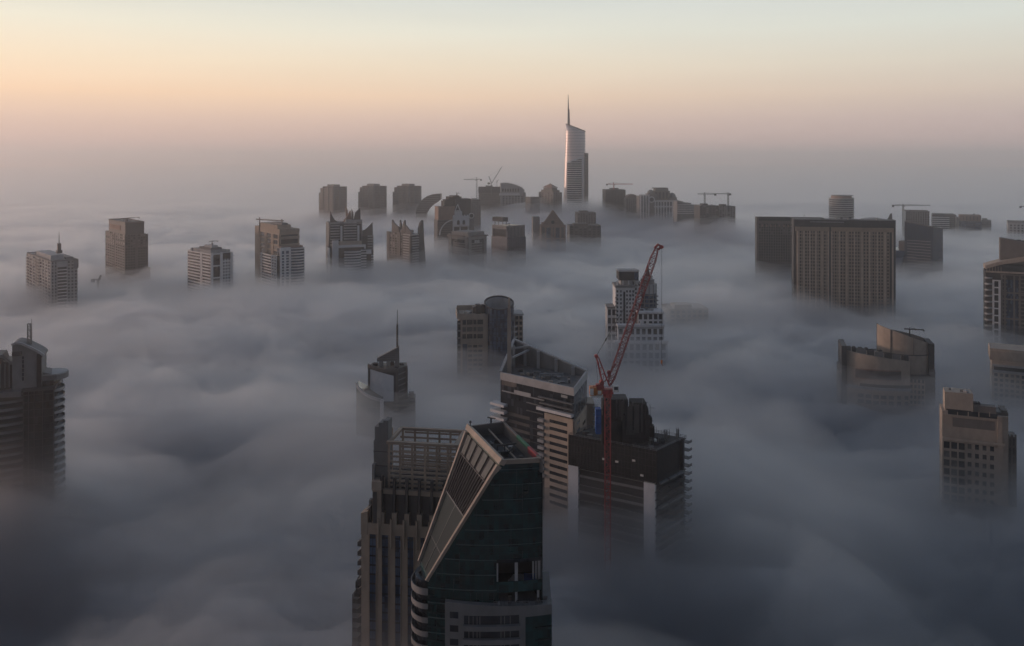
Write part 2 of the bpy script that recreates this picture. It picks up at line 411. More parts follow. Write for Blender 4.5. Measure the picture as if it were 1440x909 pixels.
PANES = {}
class Building:
    """A tower placed by its near corner: local x runs along the right-hand face, local y along the left-hand face (both away from the viewer)."""
    def __init__(s, name, label, pl, pc, pr, D, phi, cat='building', group=None, fade=None):
        ph = R(phi); s.D = D
        cx, cy = px_at(pc, D), D
        kl, kr = (pl - 720) / FPX, (pr - 720) / FPX
        s.C = (cx, cy); s.ph = ph
        s.L = (kr*cy - cx) / (math.cos(ph) - kr*math.sin(ph)) if abs(pr - pc) > 1e-6 else 0
        s.Mv = (cx - kl*cy) / (math.sin(ph) + kl*math.cos(ph)) if abs(pc - pl) > 1e-6 else 0
        s.root = thing(name, label, cat, (cx, cy, 0), ph, group)
        s.low = max(60.0, s.z(fade) - 45) if fade else 90.0      # facade detail goes down to here, well under the fog
        s.win = []
        s.wall = MB()
    def z(s, py, D=None): return CAM_Z - (py - HORIZON) / FPX * (D or s.D)
    def u(s, px, y=0.0):
        """local x of photo column px on the line local y = const"""
        k = (px - 720) / FPX; c, n = math.cos(s.ph), math.sin(s.ph)
        ox, oy = s.C[0] - n*y, s.C[1] + c*y
        return (k*oy - ox) / (c - k*n)
    def v(s, px, x=0.0):
        """local y of photo column px on the line local x = const"""
        k = (px - 720) / FPX; c, n = math.cos(s.ph), math.sin(s.ph)
        ox, oy = s.C[0] + c*x, s.C[1] + n*x
        return (ox - k*oy) / (n + k*c)
    def part(s, name, mb, m, parent=None, label=None, fix=True):
        o = mb.obj(name, m, parent or s.root, fix)
        if label: o['label'] = label
        return o
    # faces: 'R' along x at y = off (looking to -y), 'L' along y at x = off (looking to -x); u runs left to right on screen
    def fbox(s, mb, face, u0, u1, z0, z1, n0, n1, off=0.0):
        if face == 'R': mb.box(u0, u1, off - n1, off - n0, z0, z1)
        elif face == 'L': mb.box(off - n1, off - n0, u0, u1, z0, z1)       # here u is local y
        elif face == 'E': mb.box(off + n0, off + n1, u0, u1, z0, z1)       # the far right-hand side, looking to +x
    def grid(s, face, u0, u1, z0, z1, bays, fh, pier=0.3, span=0.35, dp=0.5, off=0.0, panes=True, edge=None, wall=None, skip=None, mull=0):
        """piers and spandrels proud of the body, a pane in each opening"""
        mb = wall or s.wall
        w = (u1 - u0) / bays; nf = max(1, int(round((z1 - z0) / fh))); fh = (z1 - z0) / nf
        pw = w * pier
        for i in range(bays + 1):
            c = u0 + i * w
            a, b = (c - pw/2, c + pw/2)
            if i == 0: a = u0
            if i == bays: b = u1
            s.fbox(mb, face, a, b, z0, z1, -0.2, dp, off)
        for k in range(nf):
            a = z1 - (k + 1) * fh
            s.fbox(mb, face, u0 + 0.01, u1 - 0.01, a, a + fh * span, -0.2, dp - 0.12, off)
            if panes:
                for i in range(bays):
                    if skip and skip(i, k): continue
                    s.win.append((face, off, u0 + i*w + pw/2, u0 + (i+1)*w - pw/2, a + fh*span, a + fh))
        return mb
    def bands(s, mb, face, u0, u1, z0, z1, fh, h, n1, off=0.0, n0=-0.2):
        z = z1
        while z > z0:
            s.fbox(mb, face, u0, u1, z - h, z, n0, n1, off); z -= fh
        return mb
    def balconies(s, face, u0, u1, z0, z1, fh, h, n1, m, off=0.0, name='balcony', limit=60):
        first = None; z = z1; k = 0
        while z > z0 and k < limit:
            if first is None:
                mb = MB(); s.fbox(mb, face, u0, u1, -h, -h + 0.25, 0.0, n1, off)
                s.fbox(mb, face, u0, u1, -h + 0.25, 0, n1 - 0.18, n1, off)
                first = s.part(name, mb, m); first.location = (0, 0, z)
            else:
                c = first.copy(); col.objects.link(c); c.parent = s.root; c.location = (0, 0, z)
            z -= fh; k += 1
    def finish(s, wall_mat='beige', name='wall', cap=100, dim=0.25):
        if s.wall.v: s.part(name, s.wall, wall_mat)
        s.win.sort(key=lambda w: -w[5])
        rest = MB()
        for i, (face, off, u0, u1, z0, z1) in enumerate(s.win):
            w, h = u1 - u0, z1 - z0
            if i < cap:
                key = (face == 'R', round(w, 2), round(h, 2))
                if key not in PANES:
                    mb = MB()
                    if face == 'R': mb.box(-w/2, w/2, -0.06, 0.05, -h/2, h/2)
                    else: mb.box(-0.06, 0.05, -w/2, w/2, -h/2, h/2)
                    me = bpy.data.meshes.new('window'); me.from_pydata(mb.v, [], mb.f); me.materials.append(M['pane'])
                    PANES[key] = me
                o = bpy.data.objects.new('window', PANES[key]); col.objects.link(o); o.parent = s.root
                o.location = ((u0+u1)/2, off, (z0+z1)/2) if face == 'R' else (off, (u0+u1)/2, (z0+z1)/2)
                if random.random() < dim:
                    o.material_slots[0].link = 'OBJECT'; o.material_slots[0].material = M['blind']
            else:
                s.fbox(rest, face, u0, u1, z0, z1, -0.05, 0.06, off)
        if rest.v:
            o = s.part('window', rest, 'pane', fix=False); o['kind'] = 'stuff'
    def clutter(s, x0, x1, y0, y1, z, n, seed, m='grey', hmax=2.6):
        """roof plant: air handling units, tanks, ducts"""
        rr = random.Random(seed)
        for i in range(n):
            w, d, h = rr.uniform(1.2, 4.0), rr.uniform(1.2, 3.5), rr.uniform(0.8, hmax)
            x, y = rr.uniform(x0, max(x0 + 0.1, x1 - w)), rr.uniform(y0, max(y0 + 0.1, y1 - d))
            mb = MB()
            k = rr.random()
            if k < 0.3:
                mb.tube((x, y, z), (x, y, z + h), w * 0.35, w * 0.35, 12)
                s.part('water_tank', mb, 'pale')
            elif k < 0.5:
                mb.bar((x, y, z + 0.5), (x + w * 1.6, y, z + 0.5), 0.5, 0.5)
                mb.bar((x + w*1.6, y, z + 0.5), (x + w * 1.6, y + d, z + 0.5), 0.5, 0.5)
                mb.box(x, x + .3, y - .15, y + .15, z, z + .5); mb.box(x + w*1.6 - .3, x + w*1.6, y - .15, y + .15, z, z + .5)
                s.part('duct', mb, 'steel')
            else:
                mb.box(x, x + w, y, y + d, z, z + h)
                mb.box(x + w*0.15, x + w*0.85, y + d*0.15, y + d*0.85, z + h, z + h + 0.25)
                s.part('roof_unit', mb, rr.choice([m, 'steel', 'dark']))
    def parapet(s, x0, x1, y0, y1, z, h, t, m):
        mb = MB()
        mb.box(x0, x1, y0, y0 + t, z, z + h); mb.box(x0, x1, y1 - t, y1, z, z + h)
        mb.box(x0, x0 + t, y0 + t, y1 - t, z, z + h - 0.01); mb.box(x1 - t, x1, y0 + t, y1 - t, z, z + h - 0.01)
        return s.part('parapet', mb, m)
    def mast(s, x, y, z, h, r, m='steel', name='antenna'):
        mb = MB(); mb.tube((x, y, z), (x, y, z + h), r, r * 0.45, 8)
        return s.part(name, mb, m)
    def maintenance_crane(s, x, y, z, h, x2, back=2.0, m='umber', y2=None):
        mb = MB(); y2 = y if y2 is None else y2
        mb.box(x - 0.9, x + 0.9, y - 0.9, y + 0.9, z, z + h * 0.5)
        mb.bar((x, y, z + h*0.4), (x, y, z + h), 0.7)
        d = 1 if x2 > x else -1
        mb.bar((x - d*back, y, z + h), (x2, y2, z + h), 0.75)
        mb.bar((x, y, z + h + 1.1), (x + (x2-x)*0.6, y + (y2-y)*0.6, z + h + 0.1), 0.18)
        mb.bar((x, y, z + h), (x, y, z + h + 1.2), 0.3)
        mb.box(x2 - 0.6, x2 + 0.6, y2 - 0.5, y2 + 0.5, z + h - 1.0, z + h - 0.38)
        return s.part('maintenance_crane', mb, m)

def tower_crane(label, px, D, py_base, py_top, px_jib, px_back, m='steel', mast_w=2.0, yaw=0.0, group='tower cranes on far construction sites', py_jib=None):
    """hammerhead tower crane"""
    s_ = D / FPX
    z0 = CAM_Z - (py_base - HORIZON) * s_; zt = CAM_Z - (py_top - HORIZON) * s_
    zj = zt - 6.0 if py_jib is None else CAM_Z - (py_jib - HORIZON) * s_
    t = thing('tower_crane', label, 'crane', (px_at(px, D), D, 0), 0, group)
    mb = MB(); mb.truss((0, 0, z0 - 30), (0, 0, zj), mast_w, mast_w * 1.3, mast_w * 0.13); mb.obj('mast', m, t)
    J = (px_jib - px) * s_; Bk = (px_back - px) * s_
    mb = MB(); mb.truss((0, 0, zj + 0.6), (J, J * yaw, zj + 0.6), mast_w * 0.85, mast_w * 1.4, mast_w * 0.12, tri=True, taper=0.6); mb.obj('jib', m, t)
    mb = MB(); mb.truss((0, 0, zj + 0.6), (Bk, 0, zj + 0.6), mast_w * 0.7, mast_w * 1.4, mast_w * 0.12); mb.obj('counter_jib', m, t)
    mb = MB(); d = 1 if Bk > 0 else -1
    mb.box(min(Bk, Bk - d*3.5), max(Bk, Bk - d*3.5), -1.2, 1.2, zj - 2.4, zj + 0.9); mb.obj('counterweight', 'dark', t)
    mb = MB(); mb.truss((0, 0, zj + 0.5), (0, 0, zt), mast_w * 0.8, 2.2, mast_w * 0.12, taper=0.15); mb.obj('apex_frame', m, t)
    mb = MB(); mb.bar((0, 0, zt), (J * 0.65, J * 0.65 * yaw, zj + 1.2), 0.25); mb.bar((0, 0, zt), (Bk * 0.85, 0, zj + 1.2), 0.25); mb.obj('tie_rod', 'cable', t)
    mb = MB(); mb.box(-0.9 - d*1.8, 0.9 - d*1.8, -2.4, -0.6, zj - 2.0, zj + 0.3); mb.obj('cab', 'pale', t)
    return t

def body(b, x0, x1, y0, y1, z1, m, name='body', z0=0.0):
    mb = MB(); mb.box(x0, x1, y0, y1, z0, z1)
    return b.part(name, mb, m)
def block(b, x0, x1, y0, y1, z0, z1, m, name='roof_block'):
    return body(b, x0, x1, y0, y1, z1, m, name, z0)

# ================================================================== far row, left
# --- grey tower with a mast, far left
b = Building('apartment_tower', 'grey apartment tower with a rooftop mast, the far-left one standing in the fog', 38, 72, 109, 893, 42, fade=425)
zt = b.z(368); L, W = b.L, b.Mv
body(b, 0, L, 0, W, zt, 'pale')
b.grid('R', 0, L*0.22, b.low, zt - 1, 2, 3.5, 0.5, 0.4, 0.5)
b.grid('R', L*0.6, L, b.low, zt - 1, 3, 3.5, 0.4, 0.45, 0.5)
mb = MB(); b.fbox(mb, 'R', L*0.24, L*0.58, b.low, b.z(377), -0.1, 0.15); b.part('glazing', mb, 'glass')
b.balconies('R', L*0.23, L*0.59, b.low, b.z(380), 3.5, 1.1, 1.6, 'white')
b.grid('L', 0, W*0.45, b.low, zt - 1, 4, 3.5, 0.3, 0.4, 0.6)
b.grid('L', W*0.6, W, b.low, zt - 1, 3, 3.5, 0.3, 0.4, 0.6)
b.balconies('L', W*0.43, W*0.61, b.low, zt - 2, 3.5, 1.0, 1.8, 'grey')
b.balconies('L', W*0.86, W + 1.5, b.low, zt - 5, 3.5, 1.0, 1.4, 'grey', name='corner_balcony')
mb = MB(); mb.box(L - 4, L + 0.8, -0.8, 3.0, b.z(380), b.z(367)); b.part('corner_turret', mb, 'grey')
block(b, L*0.1, L*0.62, W*0.12, W*0.7, zt, b.z(359.5, 905), 'pale', 'penthouse')
block(b, L*0.66, L*0.95, W*0.1, W*0.5, zt, zt + 2.2, 'grey', 'plant_room')
b.parapet(-.2, L + .2, -.2, W + .2, zt - .6, 1.5, .5, 'grey')
mx, my = L*0.52, W*0.22
mb = MB(); mb.box(mx-2.6, mx+2.6, my-2.6, my+2.6, b.z(360), b.z(356)); mb.box(mx-1.7, mx+1.7, my-1.7, my+1.7, b.z(356), b.z(346)); b.part('mast_base', mb, 'umber')
b.clutter(L*.05, L*.55, W*.72, W*.95, zt, 5, 31); b.mast(mx, my, b.z(346), b.z(330) - b.z(346), 0.55)
b.finish('pale', cap=70)

# --- umber tower
b = Building('residential_tower', 'dark brown tower with a set-back top, second from the left in the far row', 149, 176, 208, 1082, 40, fade=388)
zt = b.z(331); L, W = b.L, b.Mv
body(b, 0, L, 0, W, zt, 'umber')
b.grid('R', 0, L*0.45, b.low, zt, 4, 3.5, 0.25, 0.42, 0.7, panes=True); b.grid('R', L*0.55, L, b.low, zt, 4, 3.5, 0.25, 0.42, 0.7)
b.grid('L', 0, W*0.45, b.low, zt, 4, 3.5, 0.2, 0.42, 0.7); b.grid('L', W*0.52, W, b.low, zt, 4, 3.5, 0.2, 0.42, 0.7)
block(b, L*0.03, L*0.86, W*0.03, W*0.88, zt, b.z(314), 'umber', 'upper_block')
mb = MB(); z1 = b.z(319); b.fbox(mb, 'L', W*0.25, W*0.8, b.z(326), z1, 0, 0.5, off=L*0.03); b.part('louvre_panel', mb, 'terra')
b.parapet(L*0.02, L*0.87, W*0.02, W*0.89, b.z(314) - .3, 1.4, .5, 'brown')
mb = MB(); mb.box(-1.2, L*0.3, -1.5, -0.02, 0, b.z(379)); mb.box(L, L + 3.5, 1, W*0.5, 0, b.z(379)); b.part('podium_wing', mb, 'umber')
b.maintenance_crane(L*0.35, W*0.3, b.z(314), 4.5, L*0.9, 6); b.clutter(L*.1, L*.7, W*.1, W*.7, b.z(314), 7, 32)
b.finish('umber', cap=80, dim=0.4)

# --- a small building crane just clearing the fog
t = thing('tower_crane', 'small dark crane head barely clearing the fog beside the dark brown tower', 'crane', (px_at(138, 1040), 1040, 0))
s_ = 1040 / FPX; Z = lambda py: CAM_Z - (py - HORIZON) * s_
mb = MB(); mb.truss((0, 0, 60), (0, 0, Z(394)), 1.8, 2.2, 0.25); mb.obj('mast', 'steel', t)
mb = MB(); mb.truss((-8, 0, Z(394)), (3, 0, Z(393)), 1.3, 2.0, 0.2); mb.obj('counter_jib', 'steel', t)
mb = MB(); mb.box(-8.5, -4.5, -1.3, 1.3, Z(397), Z(392.5)); mb.obj('counterweight', 'dark', t)
mb = MB(); mb.truss((1, 0, Z(394)), (3.2, 0, Z(387.5)), 1.2, 1.8, 0.2); mb.bar((3.2, 0, Z(387.5)), (5, 0, Z(389)), .6); mb.obj('jib', 'steel', t)

# --- white banded tower
b = Building('apartment_tower', 'white banded apartment tower with a stepped crown and a tilted rooftop crane', 264, 296, 327, 976, 45, fade=408)
zt = b.z(357); L, W = b.L, b.Mv
body(b, 0, L, 0, W, zt, 'glass')
b.bands(b.wall, 'L', W*0.40, W*0.97, b.low, zt, 3.6, 1.5, 1.3); b.bands(b.wall, 'L', 0, W*0.36, b.low, zt, 3.6, 1.6, 0.7)
b.fbox(b.wall, 'L', W*0.34, W*0.42, b.low, zt + .5, -.1, 0.9)
b.fbox(b.wall, 'R', 0, L*0.1, b.low, zt + .8, -.1, 1.5); b.fbox(b.wall, 'R', L*0.42, L*0.53, b.low, zt + .8, -.1, 1.3); b.fbox(b.wall, 'R', L*0.9, L, b.low, zt, -.1, 0.9)
b.bands(b.wall, 'R', L*0.1, L*0.42, b.low, zt, 14.0, 1.6, 0.9)
b.grid('R', L*0.53, L*0.9, b.low, b.z(366), 3, 3.6, 0.35, 0.45, 0.8)
b.fbox(b.wall, 'R', L*0.53, L*0.9, b.z(357.5), zt + .3, -.1, .9)
b.balconies('R', L*0.88, L + 1.6, b.low, zt - 4, 3.6, 1.1, 1.7, 'white', name='corner_balcony')
mb = MB(); mb.box(L*0.05, L*0.8, W*0.05, W*0.8, zt, b.z(353)); b.part('crown_step', mb, 'pale')
mb = MB(); mb.box(L*0.12, L*0.62, W*0.1, W*0.6, b.z(353), b.z(350)); b.part('crown_step', mb, 'grey')
mb = MB(); mb.box(L*0.2, L*0.48, W*0.14, W*0.45, b.z(350), b.z(347)); b.part('crown_step', mb, 'pale')
for x, y in ((.02,.85), (.85,.05), (.9,.5), (.5,.85)): b.part('pergola_post', MB().box(L*x, L*x+2.5, W*y, W*y+2.5, zt, zt + 3), 'pale')
b.maintenance_crane(L*0.34, W*0.25, b.z(347), 4.5, L*0.34 + 7, 4, 'steel')
b.finish('white', cap=60)

# --- beige and white twin-volume tower with rooftop gantry
b = Building('apartment_tower', 'beige tower with a lower white banded wing and a long gantry on its roof', 359.5, 393, 421, 1020, 38, fade=398)
zt = b.z(323); L, W = b.L, b.Mv
body(b, 0, L, 0, W, zt, 'beige')
b.grid('L', 0, W*0.82, b.low, b.z(331), 3, 7.0, 0.34, 0.30, 0.8); b.fbox(b.wall, 'L', W*0.82, W, b.low, zt, -.1, 1.0)
b.bands(b.wall, 'R', 0, L, b.z(352), zt, 9, 3.4, 0.8)
mb = MB(); b.fbox(mb, 'R', L*0.08, L*0.92, b.z(352), b.z(331), -.1, .2); b.part('glazing', mb, 'pane')
block(b, L*0.02, L*0.7, W*0.1, W*0.85, zt, b.z(317.5), 'beige', 'penthouse'); block(b, L*0.25, L*0.55, W*0.1, W*0.5, b.z(317.5), b.z(315), 'grey', 'plant_room')
mb = MB(); mb.bar((-2, W*0.9, b.z(313)), (L*0.45, W*0.2, b.z(312.5)), 1.3)
for x, y in ((0, W*0.83), (L*0.42, W*0.24)): mb.bar((x, y, zt), (x, y, b.z(310)), 1.0)
b.part('roof_gantry', mb, 'umber')
b.finish('beige', cap=60)
# its lower wing: part of the same tower
zw = b.z(349)
mb = MB(); mb.box(-3.0, L + 2.5, -9, -0.02, 0, zw); b.part('lower_wing', mb, 'blue')
mb = MB(); mb.box(-7, -0.02, -9.0, W*0.55, 0, b.z(359)); b.part('side_wing', mb, 'glass')
w2 = MB()
pts = [(-3.2, -9.3)] + [(-3 + (L + 5.5) * (0.42 + 0.58*i/10), -9.3 - 2.8 * math.sin(math.pi * i / 10)) for i in range(11)]
z = zw
while z > b.low:
    w2.strip(pts[1:], 0.0, 0.8, z - 1.5, z); z -= 3.5
b.part('balcony_bands', w2, 'white')
w2 = MB(); w2.box(-3.3, L*0.4, -9.8, -9.02, zw - 3, zw + 1.2)
for u0 in (-3.3, 2.0, L*0.32): w2.box(u0, u0 + 2.4, -9.9, -9.02, b.low, zw)
z = zw - 8
while z > b.low: w2.box(-3.3, L*0.4, -9.7, -9.02, z, z + 1.3); z -= 3.5
for y in (-8.8, -2, 5, W*.5): w2.box(-7.6, -7.02, y, y + 2.2, b.low, b.z(359) + .6)
z = b.z(359)
while z > b.low: w2.box(-7.5, -7.02, -8.7, W*.55, z - 1.4, z); z -= 3.5
b.part('wing_wall', w2, 'white')
b.part('roof_terrace', MB().box(-1, L + 1, -8, -1, zw, zw + 2.2), 'terra')

# --- three alike banded towers at the back
def far_slab(label):
    b = Building('apartment_tower', label, 450.5, 469, 487, 2000, 45, group='three alike banded towers at the back', fade=306)
    L, W = b.L, b.Mv; zt = b.z(263)
    body(b, 0, L, 0, W, zt - 4, 'brown')
    w = MB()
    b.bands(w, 'R', 0, L, b.low, zt - 4, 4.0, 1.9, 1.8); b.bands(w, 'L', 0, W*0.78, b.low, zt - 4, 4.0, 1.9, 1.8)
    for f, e in (('R', L), ('L', W*0.78)):
        for k in (0.0, 0.42, 0.94): b.fbox(w, f, e*k, e*k + 2.6, b.low, zt, -.1, 2.2)
    b.part('floor_bands', w, 'grey')
    b.part('wing', MB().box(-1.5, 8, W*0.8, W + 4, 0, b.z(272)), 'brown')
    w = MB(); z = b.z(272)
    while z > b.low: w.box(-2.4, -1.52, W*.8, W + 3.8, z - 1.9, z); z -= 4
    b.part('wing_bands', w, 'grey')
    block(b, 1, L - 1, 1, W*0.8, zt - 4, zt, 'brown', 'roof_storey'); block(b, 3, L*0.55, 3, W*0.55, zt, b.z(260), 'grey', 'plant_room')
    return b.root
p0 = far_slab('leftmost of the three alike grey-brown banded towers in the hazy back row')
for px, lab in ((525.5, 'middle one of the three alike grey-brown banded towers in the hazy back row'), (575, 'right one of the three alike banded towers, beside the sail-shaped tower')):
    copy_thing(p0, (px_at(px, 2000), 2000, 1.5), lab)

# --- sail-shaped tower
D = 1900; s_ = D / FPX; X = lambda px: (px - 602) * s_; Z = lambda py: CAM_Z - (py - HORIZON) * s_
t = thing('sail_tower', 'dark curved tower shaped like a sail leaning to the right, in the far row', 'building', (px_at(602, D), D, 0))
out = [(585,300),(586.5,293),(590,286),(595,280.5),(601,276.5),(608,274),(619.5,273),(619.2,281),(615,284.5),(608,289),(602.5,295),(599,301)]
mb = MB(); mb.outline([(X(585), 0), (X(585), Z(300))] + [(X(a), Z(c)) for a, c in out[1:]] + [(X(599), 0)], 0, 34); mb.obj('body', 'umber', t)
mb = MB()
for i in range(9):
    py = 277 + i * 3.0; 
    xl = 585 + max(0, (292 - py) * 0.95) if py < 292 else 585
    xr = 619 if py < 283 else (619 - (py - 283) * 1.35 if py < 298 else 599)
    if xr - xl > 4: mb.box(X(xl) + 2, X(xr) - 2, -0.8, -0.02, Z(py), Z(py) + 1.6)
mb.obj('floor_bands', 'grey', t)
mb = MB()
edge = [(X(a), Z(c)) for a, c in out[:7]]
for (xa, za), (xb, zb) in zip(edge, edge[1:]): mb.bar((xa, -0.5, za), (xb, -0.5, zb), 1.6)
mb.obj('rim', 'grey', t)

# --- tower with pointed fins and a white framed front
b = Building('finned_tower', 'white and grey tower crowned with sharp pointed fins, left of the grey finned one', 461, 497, 512, 1116, 22, fade=385)
L, W = b.L, b.Mv; zt = b.z(313)
b.low = 95
x9 = b.u(461)
body(b, b.u(464), b.u(511), 8, 32, zt, 'grey', 'rear_block')
w = MB(); b.bands(w, 'R', b.u(466), b.u(479), b.z(345), zt, 3.6, 1.6, 0.8, off=8); b.bands(w, 'R', b.u(485), b.u(503), b.z(345), zt, 3.6, 1.6, 1.0, off=8); b.part('rear_bands', w, 'pale')
mb = MB(); b.fbox(mb, 'R', b.u(465), b.u(510), b.z(345), b.z(316), 0, 0.2, off=8); b.part('rear_glazing', mb, 'pane')
for px in (480, 504): b.part('pilaster', MB().box(b.u(px), b.u(px) + 2.4, 5.5, 7.4, 0, b.z(318)), 'white')
block(b, b.u(488), b.u(511), 7, 24, zt, b.z(310), 'pale', 'crown_slab')
def fin(b, pts, y0, y1, m='brown'):
    mb = MB(); mb.outline([(b.u(px, y0), b.z(py)) for px, py in pts], y0, y1); return b.part('fin', mb, m)
fin(b, [(464.5, 345), (464.5, 296), (467, 303), (470.5, 309), (475, 312.5), (482, 314), (482, 318), (470, 318), (469, 345)], 9, 12)
fin(b, [(482, 314), (486, 308), (491, 300), (493, 297), (494.5, 314)], 14, 17, 'terra')
fin(b, [(494.5, 312), (494.8, 294), (497, 301), (497.3, 312)], 10, 13)
fin(b, [(497.5, 312), (500, 300), (506.8, 293.5), (507, 312)], 12, 15, 'umber')
fin(b, [(487, 312), (486.5, 291), (489, 297), (490, 312)], 20, 23, 'terra')
fin(b, [(461.5, 360), (463.8, 316), (465, 316), (464.5, 360)], 6, 9)
body(b, b.u(509), b.u(529), 18, 44, b.z(334), 'umber', 'side_block')
w = MB(); b.bands(w, 'R', b.u(521), b.u(529.5), b.low, b.z(334), 3.6, 1.5, 0.9, off=18); b.part('side_bands', w, 'pale')
fin(b, [(510, 336), (510, 327), (514, 325.5), (519, 321), (524, 315.5), (524.3, 334), (523, 336)], 20, 23, 'brown')
body(b, b.u(461), b.u(512), -4, 8, b.z(346), 'glass', 'front_block')
w = MB()
b.fbox(w, 'R', b.u(466), b.u(475), b.low, b.z(337), -.1, 2.0, off=-4); b.fbox(w, 'R', b.u(461), b.u(463), b.low, b.z(347), -.1, 1.5, off=-4)
b.fbox(w, 'R', b.u(475), b.u(512), b.z(347.5), b.z(344), -.1, 1.6, off=-4); b.fbox(w, 'R', b.u(511), b.u(513), b.z(350), b.z(344), -.1, 2.2, off=-4)
b.part('front_frame', w, 'white')
block(b, b.u(478), b.u(508), -3, 7, b.z(346), b.z(339.5), 'sand', 'terrace_room')
body(b, b.u(482), b.u(505), -11, -4, b.z(352.5), 'glass', 'bay')
w = MB(); pts = [(b.u(482) + (b.u(505) - b.u(482)) * i / 8, -11 - 2.2 * math.sin(math.pi * i / 8)) for i in range(9)]
z = b.z(352)
while z > b.low: w.strip(pts, -0.2, 0.5, z - 1.9, z); z -= 3.6
b.part('bay_bands', w, 'white')
body(b, b.u(505), b.u(523), -9, 4, b.z(351.5), 'pane', 'side_bay')
w = MB(); b.bands(w, 'R', b.u(505.3), b.u(513), b.low, b.z(351), 3.6, 1.6, 1.2, off=-9); b.bands(w, 'R', b.u(520), b.u(523), b.low, b.z(359), 3.6, 1.6, 1.2, off=-9); b.fbox(w, 'R', b.u(513), b.u(520), b.z(357), b.z(351), -.1, .9, off=-9); b.part('side_bay_bands', w, 'white')

# --- second finned tower
b = Building('finned_tower', 'grey tower with fin crown and a tall sail-like fin down its right edge', 544.7, 578, 593, 1167, 42, fade=378)
L, W = b.L, b.Mv; zt = b.z(330)
body(b, 0, L, 0, W, zt, 'umber')
body(b, -L*0.2, L*0.3, -3, -0.02, b.z(333), 'umber', 'bay')
w = MB()
b.bands(w, 'L', 0, W*0.3, b.low, zt, 3.6, 1.5, 1.4); b.bands(w, 'R', 0, L*0.6, b.low, zt, 3.6, 1.5, 3.6)
b.part('balcony_bands', w, 'pale')
b.grid('L', W*0.33, W, b.low, zt, 6, 3.6, 0.35, 0.4, 0.6); b.grid('R', L*0.6, L, b.low, zt, 3, 3.6, 0.3, 0.4, 0.6)
for a, c in ((0, .12), (.42, .5), (.9, 1)): b.fbox(b.wall, 'L', W*a, W*c, b.low, zt + 1, -.1, 1.2)
Lf = lambda pts, x0, x1, m: b.part('fin', (lambda mb: (mb.outline([(-b.v(px, x0), b.z(py)) for px, py in pts], x0, x1), mb)[1])(MB()), m)
def lfin(pts, x0, x1, m='brown'):
    mb = MB(); n = len(pts)
    q = [(b.v(px, x0), b.z(py)) for px, py in pts]
    mb.add([(x0, y, z) for y, z in q] + [(x1, y, z) for y, z in q], [tuple(range(n)), tuple(range(2*n-1, n-1, -1))] + [(i, n+i, n+(i+1) % n, (i+1) % n) for i in range(n)])
    return b.part('fin', mb, m)
lfin([(551, 331), (551, 312), (553.5, 316.5), (557, 320), (560.5, 322), (561, 331)], 2, 4.5)
lfin([(561.5, 331), (562, 311.5), (563.5, 318), (564, 331)], 4, 6.5, 'umber')
lfin([(564, 331), (566, 318), (568.5, 311), (570, 331)], 2, 4.5, 'umber')
lfin([(570, 331), (570.2, 318), (577, 326), (580, 331)], 1, 3, 'brown')
mb = MB(); x0, x1 = L - 3, L + 1.5
q = [(588, 332), (588.2, 322), (590, 315), (593, 310.5), (594.3, 311), (595.5, 340), (598.5, 385)]
mb.outline([(b.u(px), b.z(py)) for px, py in q] + [(b.u(600), 0), (b.u(590), 0)], -1.8, 1.2); b.part('fin', mb, 'umber')
block(b, L*0.2, L*0.7, W*0.2, W*0.6, zt, zt + 5, 'grey', 'plant_room')
b.finish('umber', cap=50, dim=.3)

# ================================================================== far row, centre
# --- tall brown tower with dark stepped top and a white ornate gatehouse front
b = Building('ornate_tower', 'brown tower with a dark stepped top behind a white arched gatehouse, far centre-left', 617, 652, 662, 1350, 20, fade=345)
L, W = b.L, b.Mv
body(b, b.u(640, 6), b.u(662, 6), 6, 34, b.z(280), 'umber', 'rear_block')
for a, c, py in ((631, 649, 277), (636, 646, 275.5), (624.5, 632, 283), (626.5, 633, 281)):
    body(b, b.u(a, 8), b.u(c, 8), 8, 26, b.z(py), 'dark', 'stepped_block')
body(b, b.u(617), b.u(640), 3, 25, b.z(290.5), 'terra', 'left_block', z0=b.z(309))
body(b, b.u(616), b.u(641), 3.2, 25, b.z(309.02), 'umber', 'left_shaft')
w = MB(); b.bands(w, 'R', b.u(616.5), b.u(638), b.low, b.z(309), 3.6, 1.5, 0.9, off=3.2); b.part('floor_bands', w, 'brown')
zb = b.z(304); x0, x1 = b.u(637), b.u(660)
body(b, x0, x1, 0, 14, b.z(318), 'white', 'gatehouse', z0=zb + 0 if False else b.z(319))
w = MB(); w.box(x0, x1, 0, 14, b.z(319), zb)
for k in range(6): w.box(x0 + (x1-x0)*k/6 + .6, x0 + (x1-x0)*(k+.55)/6, 0.2, 1.4, zb, zb + 1.8)
b.part('gatehouse_wall', w, 'white')
for k in (0.28, 0.62):
    c = x0 + (x1 - x0) * k + 1.2; mb = MB()
    arch = [(c - 2.2, b.z(316)), (c + 2.2, b.z(316)), (c + 2.2, b.z(311.5))] + [(c + 2.2*math.cos(a), b.z(311.5) + 2.2*math.sin(a)) for a in (.5, 1.05, 1.57, 2.1, 2.65)] + [(c - 2.2, b.z(311.5))]
    mb.outline(arch, -0.35, 0.3); b.part('arched_window', mb, 'pane')
for k in (0, .42, .92): b.part('pier', MB().box(x0 + (x1-x0)*k, x0 + (x1-x0)*k + 1.8, 0.5, 3, b.z(331), b.z(319.02)), 'white')
b.part('recess', MB().box(x0, x1, 3.2, 13, 0, b.z(319.04)), 'dark')
mb = MB(); ax, az = b.u(644.8), b.z(287.5)
for px in (640.3, 649.2): mb.bar((b.u(px), 5, b.z(299)), (ax, 5, az), 1.3)
mb.bar((b.u(641.5), 5, b.z(296.5)), (b.u(648), 5, b.z(296.5)), 1.0); b.part('gable_frame', mb, 'white')
